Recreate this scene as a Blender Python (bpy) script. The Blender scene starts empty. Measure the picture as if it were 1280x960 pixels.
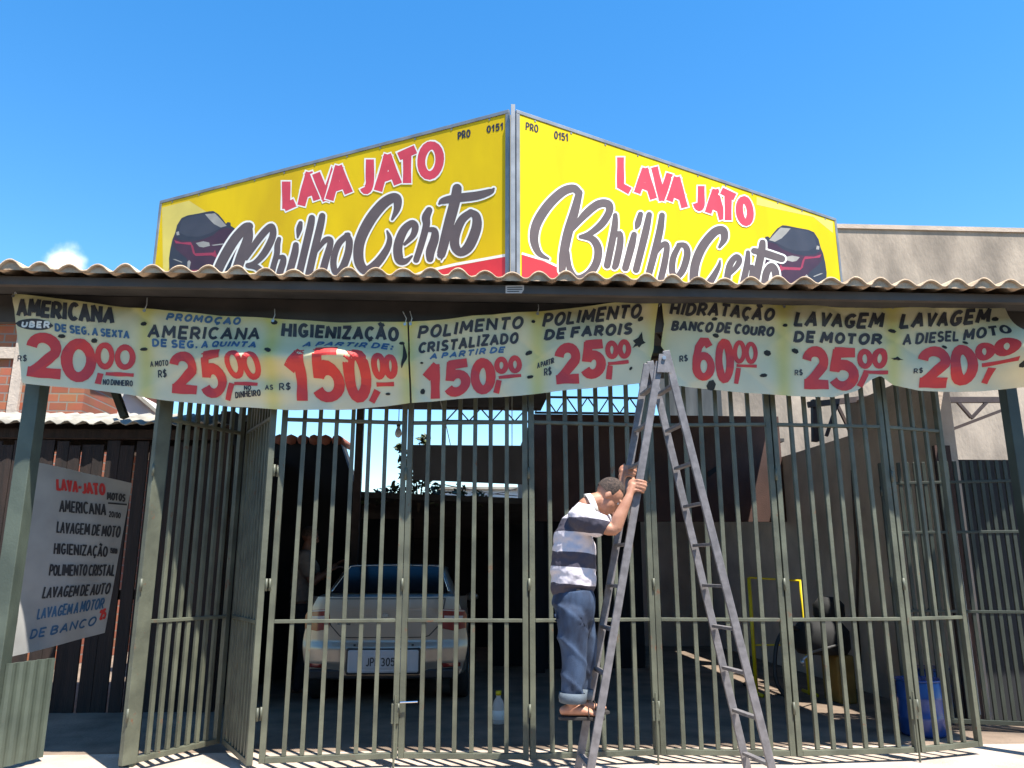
import bpy, bmesh, math, random
from mathutils import Vector, Matrix, Quaternion
from math import sin, cos, pi, radians
random.seed(11)
S = bpy.context.scene
COL = S.collection

# ---------------------------------------------------------------- camera
CAM = Vector((0.0, -6.2, 1.4)); PITCH = radians(13.3); YAW = radians(3.0); F = 985.0
cd = bpy.data.cameras.new('camera'); cam = bpy.data.objects.new('camera', cd); COL.objects.link(cam)
cam.location = CAM; cam.rotation_euler = (radians(90) + PITCH, 0, -YAW)
cd.sensor_width = 36; cd.lens = F / 1280 * 36; cd.clip_end = 3000; cd.clip_start = 0.05
S.camera = cam
# ---------------------------------------------------------------- sun and sky
SUN = Vector((0.76, -1.0, 2.7)).normalized()
w = bpy.data.worlds.new('World'); S.world = w; w.use_nodes = True
nt = w.node_tree; nt.nodes.clear()
N = nt.nodes.new; L = nt.links.new
out = N('ShaderNodeOutputWorld'); bg = N('ShaderNodeBackground'); sky = N('ShaderNodeTexSky')
sky.sky_type = 'NISHITA'; sky.sun_disc = False
sky.sun_elevation = math.asin(SUN.z); sky.sun_rotation = math.atan2(SUN.x, SUN.y)
sky.altitude = 0; sky.air_density = 1.25; sky.dust_density = 0.25; sky.ozone_density = 2.4
bg.inputs['Strength'].default_value = 0.118
tc = N('ShaderNodeTexCoord'); nz = N('ShaderNodeTexNoise'); nz.inputs['Scale'].default_value = 26; nz.inputs['Detail'].default_value = 6
L(tc.outputs['Generated'], nz.inputs['Vector'])
CLOUD = Vector((-0.60, 0.675, 0.42))                       # a small cumulus low in the sky
dist = N('ShaderNodeVectorMath'); dist.operation = 'DISTANCE'; L(tc.outputs['Generated'], dist.inputs[0])
mr = N('ShaderNodeMapRange'); mr.inputs['From Min'].default_value = 0.040; mr.inputs['From Max'].default_value = 0.0
L(dist.outputs['Value'], mr.inputs['Value'])
ad = N('ShaderNodeMath'); ad.operation = 'ADD'; L(nz.outputs['Fac'], ad.inputs[0]); L(mr.outputs['Result'], ad.inputs[1])
cr = N('ShaderNodeMapRange'); cr.inputs['From Min'].default_value = 0.85; cr.inputs['From Max'].default_value = 1.35; cr.interpolation_type = 'SMOOTHSTEP'
L(ad.outputs[0], cr.inputs['Value'])
mx = N('ShaderNodeMix'); mx.data_type = 'RGBA'; L(cr.outputs['Result'], mx.inputs['Factor'])
hs_ = N('ShaderNodeHueSaturation'); hs_.inputs['Saturation'].default_value = 1.38; L(sky.outputs['Color'], hs_.inputs['Color']); L(hs_.outputs['Color'], mx.inputs['A']); mx.inputs['B'].default_value = (7, 7.2, 7.6, 1)
L(mx.outputs['Result'], bg.inputs['Color']); L(bg.outputs[0], out.inputs[0])
sl = bpy.data.lights.new('sun', 'SUN'); sl.energy = 5.0; sl.angle = radians(0.53); sl.color = (1, 0.955, 0.88)
so = bpy.data.objects.new('sun', sl); COL.objects.link(so); so.rotation_euler = SUN.to_track_quat('Z', 'Y').to_euler()
S.view_settings.view_transform = 'Standard'; S.view_settings.look = 'None'; S.view_settings.gamma = 1
S.view_settings.exposure = 1.2
S.cycles.max_bounces = 6; S.cycles.use_denoising = True

# ---------------------------------------------------------------- photo ray helpers (pixel of the 1280x960 photo -> real point)
_r = Vector((cos(YAW), -sin(YAW), 0)); _h = Vector((sin(YAW), cos(YAW), 0)); _z = Vector((0, 0, 1))
_f = _h * cos(PITCH) + _z * sin(PITCH); _u = -_h * sin(PITCH) + _z * cos(PITCH)
def ray(px, py): return _f + _r * ((px - 640) / F) + _u * ((480 - py) / F)
def PY(px, py, Y): d = ray(px, py); return CAM + d * ((Y - CAM.y) / d.y)
def PX(px, py, X): d = ray(px, py); return CAM + d * ((X - CAM.x) / d.x)
def PZ(px, py, Z): d = ray(px, py); return CAM + d * ((Z - CAM.z) / d.z)
def PP(px, py, p, n): d = ray(px, py); return CAM + d * ((p - CAM).dot(n) / d.dot(n))
dist.inputs[1].default_value = ray(82, 333).normalized()

# ---------------------------------------------------------------- materials
def nodes(name):
    m = bpy.data.materials.new(name); m.use_nodes = True
    t = m.node_tree; b = t.nodes['Principled BSDF']; return m, t, b
def mat(name, col, rough=0.6, metal=0.0, var=0.25, scale=6.0, bump=0.0, bscale=60.0, col2=None, spec=0.5, coat=0.0, detail=5, stretch=None, trans=0.0):
    m, t, b = nodes(name); N = t.nodes.new; L = t.links.new
    c2 = col2 or tuple(max(0, c * (1 - var)) for c in col)
    c = N('ShaderNodeTexCoord'); n = N('ShaderNodeTexNoise'); n.inputs['Scale'].default_value = scale; n.inputs['Detail'].default_value = detail
    src = c.outputs['Object']
    if stretch:
        mp = N('ShaderNodeMapping'); mp.inputs['Scale'].default_value = stretch; L(src, mp.inputs['Vector']); src = mp.outputs['Vector']
    L(src, n.inputs['Vector'])
    r = N('ShaderNodeValToRGB'); r.color_ramp.elements[0].position = 0.35; r.color_ramp.elements[1].position = 0.66
    r.color_ramp.elements[0].color = (*c2, 1); r.color_ramp.elements[1].color = (*col, 1)
    L(n.outputs['Fac'], r.inputs['Fac']); L(r.outputs['Color'], b.inputs['Base Color'])
    b.inputs['Roughness'].default_value = rough; b.inputs['Metallic'].default_value = metal
    b.inputs['Specular IOR Level'].default_value = spec; b.inputs['Coat Weight'].default_value = coat
    if bump:
        n2 = N('ShaderNodeTexNoise'); n2.inputs['Scale'].default_value = bscale; n2.inputs['Detail'].default_value = 6; L(src, n2.inputs['Vector'])
        bp = N('ShaderNodeBump'); bp.inputs['Strength'].default_value = bump; bp.inputs['Distance'].default_value = 0.02
        L(n2.outputs['Fac'], bp.inputs['Height']); L(bp.outputs['Normal'], b.inputs['Normal'])
    if trans:
        tr = N('ShaderNodeBsdfTranslucent'); L(r.outputs['Color'], tr.inputs['Color']); ms = N('ShaderNodeMixShader'); ms.inputs[0].default_value = trans
        o = t.nodes['Material Output']; L(b.outputs[0], ms.inputs[1]); L(tr.outputs[0], ms.inputs[2]); L(ms.outputs[0], o.inputs[0])
    return m
M = {}
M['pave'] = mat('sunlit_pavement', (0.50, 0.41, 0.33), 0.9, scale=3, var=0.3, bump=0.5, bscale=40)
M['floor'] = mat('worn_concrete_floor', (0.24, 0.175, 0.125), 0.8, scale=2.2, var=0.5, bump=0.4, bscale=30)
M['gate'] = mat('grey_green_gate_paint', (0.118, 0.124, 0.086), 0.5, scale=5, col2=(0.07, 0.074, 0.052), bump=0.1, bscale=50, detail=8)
def rusty(m, amt=0.62, sc=9):
    t = m.node_tree; N = t.nodes.new; L = t.links.new; b = t.nodes['Principled BSDF']; src = b.inputs['Base Color'].links[0].from_socket
    c = N('ShaderNodeTexCoord'); n = N('ShaderNodeTexNoise'); n.inputs['Scale'].default_value = sc; n.inputs['Detail'].default_value = 9; n.inputs['Roughness'].default_value = 0.72; L(c.outputs['Object'], n.inputs['Vector'])
    r = N('ShaderNodeMapRange'); r.inputs['From Min'].default_value = amt; r.inputs['From Max'].default_value = amt + .06; L(n.outputs['Fac'], r.inputs['Value'])
    x = N('ShaderNodeMix'); x.data_type = 'RGBA'; L(r.outputs['Result'], x.inputs['Factor']); L(src, x.inputs['A']); x.inputs['B'].default_value = (0.13, 0.065, 0.035, 1); L(x.outputs['Result'], b.inputs['Base Color'])
    r2 = N('ShaderNodeMapRange'); r2.inputs['To Min'].default_value = b.inputs['Roughness'].default_value; r2.inputs['To Max'].default_value = .9; L(r.outputs['Result'], r2.inputs['Value']); L(r2.outputs['Result'], b.inputs['Roughness'])
rusty(M['gate'])
M['gatedark'] = mat('shade_dark_gate_paint', (0.04, 0.05, 0.037), 0.5, scale=5, var=0.35)  # gate green darkened, so the far right leaf carries its shade in colour
M['post'] = mat('green_post_paint', (0.085, 0.105, 0.08), 0.5, scale=4, col2=(0.055, 0.07, 0.055), bump=0.1)
rusty(M['post'], .64, 5)
M['fascia'] = mat('dark_fascia_paint', (0.075, 0.058, 0.045), 0.6, scale=3, var=0.4)
M['truss'] = mat('truss_primer', (0.075, 0.05, 0.042), 0.6, var=0.4, scale=8)
M['tile'] = mat('weathered_cream_tile', (0.62, 0.455, 0.295), 0.85, scale=5, col2=(0.32, 0.22, 0.14), bump=0.35, bscale=70)
M['sheet'] = mat('fibre_cement_sheet', (0.36, 0.33, 0.27), 0.9, scale=4, var=0.4, bump=0.3)
M['sheetdark'] = mat('shade_dark_roof_sheet', (0.06, 0.055, 0.05), 0.9, scale=4, var=0.4)  # darker than the pale sheet; deep shade is put into the colour
M['ladder'] = mat('grey_painted_ladder', (0.20, 0.185, 0.185), 0.5, scale=22, col2=(0.13, 0.12, 0.12), bump=0.08)
rusty(M['ladder'], .66, 12)
M['wall_grey'] = mat('grey_plaster_wall', (0.56, 0.45, 0.355), 0.95, scale=1.6, col2=(0.38, 0.31, 0.25), bump=0.4, bscale=25)
M['wall_beige'] = mat('beige_stained_concrete', (0.41, 0.335, 0.26), 0.95, scale=1.4, col2=(0.20, 0.165, 0.13), bump=0.5, bscale=18, detail=9, stretch=(1, 1, 0.45))
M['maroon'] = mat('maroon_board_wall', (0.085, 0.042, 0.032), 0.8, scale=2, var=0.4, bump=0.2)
M['black_wall'] = mat('shade_black_wall', (0.016, 0.017, 0.02), 0.85, scale=2, var=0.5)  # near-black tone puts the deep shade of the yard into the walls
M['white_wall'] = mat('white_limewash', (0.72, 0.70, 0.66), 0.9, scale=2, var=0.2, bump=0.2)
M['road'] = mat('grey_asphalt', (0.06, 0.058, 0.055), 0.9, scale=9, var=0.3, bump=0.5, bscale=120)
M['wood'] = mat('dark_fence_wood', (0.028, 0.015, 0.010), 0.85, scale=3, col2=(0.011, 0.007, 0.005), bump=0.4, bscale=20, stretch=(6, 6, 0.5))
M['red_tile'] = mat('red_clay_tile', (0.36, 0.12, 0.07), 0.85, scale=6, var=0.4, bump=0.3)
M['sign_yellow'] = mat('sign_yellow_vinyl', (0.70, 0.53, 0.002), 0.6, scale=2.2, col2=(0.60, 0.43, 0.002), spec=0.15, bump=0.2, bscale=3, stretch=(1, 1, .35))
M['sign_yellow_dim'] = mat('sign_yellow_vinyl_dim', (0.67, 0.46, 0.004), 0.6, scale=2.0, col2=(0.55, 0.36, 0.006), spec=0.15, bump=0.2, bscale=3, stretch=(1, 1, .35))  # left board's weaker grazing sun put into the colour; streaks are dust
M['sign_red'] = mat('sign_red_vinyl', (0.62, 0.028, 0.03), 0.4, var=0.12)
M['sign_letter_red'] = mat('sign_letter_red', (0.62, 0.05, 0.07), 0.4, var=0.15)
M['sign_grey'] = mat('sign_script_grey', (0.10, 0.072, 0.07), 0.6, var=0.15)
M['sign_white'] = mat('sign_white_vinyl', (0.80, 0.78, 0.70), 0.4, var=0.05)
M['sign_cream'] = mat('sign_faded_margin', (0.68, 0.54, 0.10), 0.5, scale=2, var=0.2)
M['sign_frame'] = mat('sign_frame_metal', (0.30, 0.30, 0.30), 0.45, metal=0.5, var=0.3)
M['pr_dark'] = mat('print_dark_grey', (0.035, 0.028, 0.03), 0.35, var=0.2)
M['pr_glass'] = mat('print_glass_grey', (0.05, 0.043, 0.047), 0.35, var=0.3, scale=3)
M['pr_maroon'] = mat('print_maroon', (0.065, 0.018, 0.025), 0.35, var=0.35, scale=4)
M['pr_red'] = mat('print_bright_red', (0.34, 0.03, 0.055), 0.35, var=0.2)
M['pr_pale'] = mat('print_pale_glare', (0.36, 0.33, 0.28), 0.35, var=0.25)
M['ink_black'] = mat('brush_black_paint', (0.03, 0.028, 0.03), 0.6, scale=14, col2=(0.05, 0.047, 0.048))
M['ink_blue'] = mat('brush_blue_paint', (0.06, 0.15, 0.27), 0.6, scale=14, var=0.3)
M['ink_red'] = mat('brush_red_paint', (0.68, 0.05, 0.04), 0.6, scale=6, col2=(0.56, 0.04, 0.04))
M['ink_white'] = mat('brush_white_paint', (0.75, 0.75, 0.7), 0.6, var=0.08)
M['canvas'] = mat('white_board_canvas', (0.43, 0.42, 0.39), 0.7, scale=3, var=0.22)
M['hole'] = mat('dark_wind_slit', (0.03, 0.03, 0.025), 0.9)
M['silver'] = mat('silver_car_paint', (0.34, 0.295, 0.245), 0.3, metal=0.55, var=0.05, coat=0.4)
M['carglass'] = mat('dark_car_glass', (0.008, 0.009, 0.011), 0.12, var=0.1, spec=0.12)
M['taillamp'] = mat('tail_lamp_red', (0.22, 0.03, 0.025), 0.15, var=0.2, coat=0.5)
M['lampclear'] = mat('tail_lamp_clear', (0.5, 0.46, 0.44), 0.12, var=0.1, coat=0.5)
M['rubber'] = mat('black_rubber', (0.014, 0.014, 0.014), 0.8)
M['chrome'] = mat('chrome', (0.7, 0.7, 0.7), 0.12, metal=1.0, var=0.05)
M['plate'] = mat('licence_plate_grey', (0.42, 0.43, 0.46), 0.4, var=0.08)
M['black_pl'] = mat('black_plastic', (0.016, 0.016, 0.018), 0.5)
M['yellow'] = mat('yellow_enamel', (0.72, 0.55, 0.01), 0.4, var=0.15)
M['blue_drum'] = mat('blue_drum_plastic', (0.012, 0.055, 0.24), 0.25, var=0.25)
M['yellow_crate'] = mat('faded_yellow_crate', (0.24, 0.15, 0.03), 0.6, var=0.3)
M['glass_bulb'] = mat('frosted_bulb_glass', (0.5, 0.52, 0.55), 0.15, var=0.05)
M['panelblue'] = mat('grey_sheet_metal', (0.062, 0.064, 0.075), 0.55, var=0.3, scale=2)
M['leaf'] = mat('leaf_green', (0.055, 0.085, 0.03), 0.55, var=0.5, scale=14)
M['leaf_dry'] = mat('leaf_light_green', (0.11, 0.13, 0.05), 0.55, var=0.4, scale=14)
M['bark'] = mat('bark', (0.10, 0.075, 0.05), 0.9, var=0.4, scale=20)
M['steel'] = mat('bare_steel', (0.45, 0.45, 0.45), 0.35, metal=0.8, var=0.3, scale=12)
M['skin'] = mat('tanned_skin', (0.47, 0.23, 0.14), 0.55, scale=14, col2=(0.38, 0.165, 0.095), bump=0.08, bscale=120)
M['skin_dark'] = mat('brown_skin', (0.17, 0.075, 0.045), 0.5, scale=9, var=0.2)
M['hair'] = mat('short_greying_hair', (0.085, 0.055, 0.04), 0.85, scale=70, col2=(0.02, 0.013, 0.01), bump=0.5, bscale=260)
M['jeans'] = mat('blue_denim', (0.04, 0.07, 0.13), 0.85, scale=6, col2=(0.010, 0.018, 0.04), bump=0.25, bscale=180, stretch=(1.6, 1.6, 0.8))
M['jeans_in'] = mat('turned_up_denim', (0.10, 0.125, 0.15), 0.85, scale=12, var=0.3, bump=0.2, bscale=180)
M['sole'] = mat('sandal_sole', (0.03, 0.025, 0.022), 0.8)
M['greyshirt'] = mat('dull_grey_tshirt', (0.17, 0.14, 0.12), 0.85, scale=6, var=0.3)
M['darkcloth'] = mat('dark_trouser_cloth', (0.02, 0.022, 0.028), 0.9)
M['sclera'] = mat('eye_white', (0.55, 0.5, 0.47), 0.3)
M['paper'] = mat('printed_paper', (0.55, 0.48, 0.42), 0.7, var=0.1)

def stripes_mat():
    m, t, b = nodes('striped_polo_cloth'); N = t.nodes.new; L = t.links.new
    c = N('ShaderNodeTexCoord'); sp = N('ShaderNodeSeparateXYZ'); L(c.outputs['Object'], sp.inputs[0])
    n = N('ShaderNodeTexNoise'); n.inputs['Scale'].default_value = 5; L(c.outputs['Object'], n.inputs['Vector'])
    ma = N('ShaderNodeMath'); ma.operation = 'MULTIPLY_ADD'; ma.inputs[1].default_value = 0.035; L(n.outputs['Fac'], ma.inputs[0]); L(sp.outputs['Z'], ma.inputs[2])
    mx = N('ShaderNodeMath'); mx.operation = 'MULTIPLY_ADD'; mx.inputs[1].default_value = 0.10; L(sp.outputs['X'], mx.inputs[0]); L(ma.outputs[0], mx.inputs[2])
    zs = [PY(715, y, -1.0).z + 0.017 + 0.10 * PY(715, y, -1.0).x for y in (731, 709, 690, 665, 648)]
    lo, hi = zs[0] - 0.5, zs[-1] + 0.6
    mr = N('ShaderNodeMapRange'); mr.inputs['From Min'].default_value = lo; mr.inputs['From Max'].default_value = hi; L(mx.outputs[0], mr.inputs['Value'])
    r = N('ShaderNodeValToRGB'); r.color_ramp.interpolation = 'CONSTANT'
    white, navy = (0.62, 0.56, 0.58, 1), (0.055, 0.048, 0.066, 1)
    e = r.color_ramp.elements; e[0].position = 0; e[0].color = navy
    seq = [(zs[0], white), (zs[1], navy), (zs[2], white), (zs[3], navy), (zs[4], white)]
    e[1].position = (seq[0][0] - lo) / (hi - lo); e[1].color = white
    for z, cc in seq[1:]:
        k = e.new((z - lo) / (hi - lo)); k.color = cc
    L(mr.outputs['Result'], r.inputs['Fac']); L(r.outputs['Color'], b.inputs['Base Color'])
    b.inputs['Roughness'].default_value = 0.85
    n2 = N('ShaderNodeTexNoise'); n2.inputs['Scale'].default_value = 14; L(c.outputs['Object'], n2.inputs['Vector'])
    bp = N('ShaderNodeBump'); bp.inputs['Strength'].default_value = 0.5; bp.inputs['Distance'].default_value = 0.03
    L(n2.outputs['Fac'], bp.inputs['Height']); L(bp.outputs['Normal'], b.inputs['Normal'])
    return m
M['stripes'] = stripes_mat()
def brick_mat():
    m, t, b = nodes('hollow_brick'); N = t.nodes.new; L = t.links.new
    c = N('ShaderNodeTexCoord'); mp = N('ShaderNodeMapping'); mp.inputs['Rotation'].default_value = (radians(90), 0, 0); L(c.outputs['Object'], mp.inputs['Vector'])
    k = N('ShaderNodeTexBrick'); k.inputs['Scale'].default_value = 1.0; k.inputs['Brick Width'].default_value = 0.27; k.inputs['Row Height'].default_value = 0.135
    k.inputs['Mortar Size'].default_value = 0.012; k.inputs['Color1'].default_value = (0.46, 0.15, 0.07, 1); k.inputs['Color2'].default_value = (0.34, 0.10, 0.05, 1); k.inputs['Mortar'].default_value = (0.30, 0.23, 0.18, 1)
    L(mp.outputs['Vector'], k.inputs['Vector'])
    n = N('ShaderNodeTexNoise'); n.inputs['Scale'].default_value = 3; n.inputs['Detail'].default_value = 6; L(c.outputs['Object'], n.inputs['Vector'])
    x = N('ShaderNodeMix'); x.data_type = 'RGBA'; x.blend_type = 'MULTIPLY'; x.inputs['Factor'].default_value = 0.5; L(k.outputs['Color'], x.inputs['A']); L(n.outputs['Color'], x.inputs['B'])
    L(x.outputs['Result'], b.inputs['Base Color']); b.inputs['Roughness'].default_value = 0.9
    bp = N('ShaderNodeBump'); bp.inputs['Strength'].default_value = 0.6; bp.inputs['Distance'].default_value = 0.01; bp.invert = True
    L(k.outputs['Fac'], bp.inputs['Height']); L(bp.outputs['Normal'], b.inputs['Normal'])
    return m
M['brick'] = brick_mat()
def banner_mat():
    m, t, b = nodes('painted_banner_canvas'); N = t.nodes.new; L = t.links.new
    a = N('ShaderNodeAttribute'); a.attribute_name = 'print'
    c = N('ShaderNodeTexCoord'); n = N('ShaderNodeTexNoise'); n.inputs['Scale'].default_value = 3.5; n.inputs['Detail'].default_value = 7; L(c.outputs['Object'], n.inputs['Vector'])
    r = N('ShaderNodeMapRange'); r.inputs['From Min'].default_value = 0.3; r.inputs['From Max'].default_value = 0.7; r.inputs['To Min'].default_value = 0.86; r.inputs['To Max'].default_value = 1.0; L(n.outputs['Fac'], r.inputs['Value'])
    x = N('ShaderNodeVectorMath'); x.operation = 'SCALE'; L(a.outputs['Color'], x.inputs[0]); L(r.outputs['Result'], x.inputs['Scale'])
    L(x.outputs[0], b.inputs['Base Color']); b.inputs['Roughness'].default_value = 0.6
    tr = N('ShaderNodeBsdfTranslucent'); L(x.outputs[0], tr.inputs['Color']); ms = N('ShaderNodeMixShader'); ms.inputs[0].default_value = 0.22
    L(b.outputs[0], ms.inputs[1]); L(tr.outputs[0], ms.inputs[2]); L(ms.outputs[0], t.nodes['Material Output'].inputs[0])
    return m
M['banner'] = banner_mat()

# ---------------------------------------------------------------- object helpers
def tag(o, label=None, cat=None, group=None, kind=None):
    if label: o['label'] = label
    if cat: o['category'] = cat
    if group: o['group'] = group
    if kind: o['kind'] = kind
    return o
def thing(name, label, cat, loc=(0, 0, 0), group=None):
    o = bpy.data.objects.new(name, None); COL.objects.link(o); o.location = loc; o.empty_display_size = 0.1
    return tag(o, label, cat, group)
def adopt(o, parent):
    base = parent; off = Vector((0, 0, 0))
    # the parents are never rotated; undo the whole chain of their translations
    if parent.type == 'EMPTY': off = parent.location
    o.parent = parent; o.matrix_parent_inverse = Matrix.Translation(-off)
class MB:
    def __init__(s): s.v = []; s.f = []
    def add(s, vs, fs):
        k = len(s.v); s.v += [tuple(v) for v in vs]; s.f += [tuple(i + k for i in f) for f in fs]; return s
    def box(s, x0, x1, y0, y1, z0, z1):
        return s.add([(x0, y0, z0), (x1, y0, z0), (x1, y1, z0), (x0, y1, z0), (x0, y0, z1), (x1, y0, z1), (x1, y1, z1), (x0, y1, z1)],
                     [(0, 3, 2, 1), (4, 5, 6, 7), (0, 1, 5, 4), (1, 2, 6, 5), (2, 3, 7, 6), (3, 0, 4, 7)])
    def bar(s, p, q, w, h, side=None):
        p = Vector(p); q = Vector(q); d = (q - p).normalized()
        a = Vector(side) if side else (Vector((0, 0, 1)).cross(d) if abs(d.z) < 0.9 else Vector((1, 0, 0)))
        a = (a - d * a.dot(d)).normalized(); b = d.cross(a)
        vs = []
        for c in (p, q):
            for i, j in ((-1, -1), (1, -1), (1, 1), (-1, 1)): vs.append(c + a * (i * w / 2) + b * (j * h / 2))
        return s.add(vs, [(3, 2, 1, 0), (4, 5, 6, 7), (0, 1, 5, 4), (1, 2, 6, 5), (2, 3, 7, 6), (3, 0, 4, 7)])
    def tube(s, pts, r, n=8):
        pts = [Vector(p) for p in pts]; rs = r if isinstance(r, (list, tuple)) else [r] * len(pts)
        rings = []; prev = None
        for i, p in enumerate(pts):
            d = (pts[min(i + 1, len(pts) - 1)] - pts[max(i - 1, 0)]).normalized()
            a = prev if prev is not None else (Vector((0, 1, 0)) if abs(d.y) < 0.8 else Vector((1, 0, 0)))
            a = (a - d * a.dot(d)).normalized(); prev = a; b = d.cross(a)
            rr = rs[i] if isinstance(rs[i], (tuple, list)) else (rs[i], rs[i])
            rings.append([p + a * (rr[0] * cos(2 * pi * k / n)) + b * (rr[1] * sin(2 * pi * k / n)) for k in range(n)])
        return s.loft(rings)
    def loft(s, rings, close=True, cap=True):
        n = len(rings[0]); vs = [v for r in rings for v in r]; fs = []
        for i in range(len(rings) - 1):
            for k in range(n if close else n - 1):
                a = i * n + k; b = i * n + (k + 1) % n; fs.append((a, b, b + n, a + n))
        if cap and close: fs.append(tuple(reversed(range(n)))); fs.append(tuple(range((len(rings) - 1) * n, len(rings) * n)))
        return s.add(vs, fs)
    def ell(s, c, r, rot=None, n=16, m=10):
        c = Vector(c); R = rot or Matrix.Identity(3); vs = []; fs = []
        vs.append(c + R @ Vector((0, 0, -r[2])))
        for i in range(1, m):
            t = -pi / 2 + pi * i / m
            for k in range(n): vs.append(c + R @ Vector((r[0] * cos(t) * cos(2 * pi * k / n), r[1] * cos(t) * sin(2 * pi * k / n), r[2] * sin(t))))
        vs.append(c + R @ Vector((0, 0, r[2])))
        for k in range(n): fs.append((0, 1 + (k + 1) % n, 1 + k))
        for i in range(m - 2):
            for k in range(n):
                a = 1 + i * n + k; b = 1 + i * n + (k + 1) % n; fs.append((a, b, b + n, a + n))
        e = len(vs) - 1; o = 1 + (m - 2) * n
        for k in range(n): fs.append((o + k, o + (k + 1) % n, e))
        return s.add(vs, fs)
    def lathe(s, prof, c, n=24):
        rings = [[(c[0] + r * cos(2 * pi * k / n), c[1] + r * sin(2 * pi * k / n), c[2] + z) for k in range(n)] for r, z in prof]
        return s.loft(rings)
    def slab(s, quad, n, t):
        """polygon given by 3D points, thickened by t along -n"""
        q = [Vector(p) for p in quad]; n = Vector(n); k = len(q)
        vs = q + [p - n * t for p in q]
        fs = [tuple(range(k)), tuple(reversed(range(k, 2 * k)))] + [((i + 1) % k, i, i + k, (i + 1) % k + k) for i in range(k)]
        return s.add(vs, fs)
    def build(s, name, m, parent=None, smooth=False, bevel=0.0):
        me = bpy.data.meshes.new(name); me.from_pydata(s.v, [], s.f); me.update()
        me.materials.append(M[m] if isinstance(m, str) else m)
        o = bpy.data.objects.new(name, me); COL.objects.link(o)
        if smooth:
            for p in me.polygons: p.use_smooth = True
        if bevel:
            b = o.modifiers.new('bevel', 'BEVEL'); b.width = bevel; b.segments = 2; b.limit_method = 'ANGLE'
        if parent: adopt(o, parent)
        return o
def fixnormals(o):
    bm = bmesh.new(); bm.from_mesh(o.data); bmesh.ops.recalc_face_normals(bm, faces=bm.faces); bm.to_mesh(o.data); bm.free(); return o
def remesh(o, vox, smooth=6, noise=None):
    fixnormals(o)
    r = o.modifiers.new('r', 'REMESH'); r.mode = 'VOXEL'; r.voxel_size = vox; r.use_smooth_shade = True
    sm = o.modifiers.new('s', 'SMOOTH'); sm.factor = 0.5; sm.iterations = smooth
    dg = bpy.context.evaluated_depsgraph_get(); me = bpy.data.meshes.new_from_object(o.evaluated_get(dg))
    o.modifiers.clear(); old = o.data; o.data = me; me.name = o.name
    for p in me.polygons: p.use_smooth = True
    if noise:
        for v in me.vertices: v.co += v.normal * noise(v.co)
    return o
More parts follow.
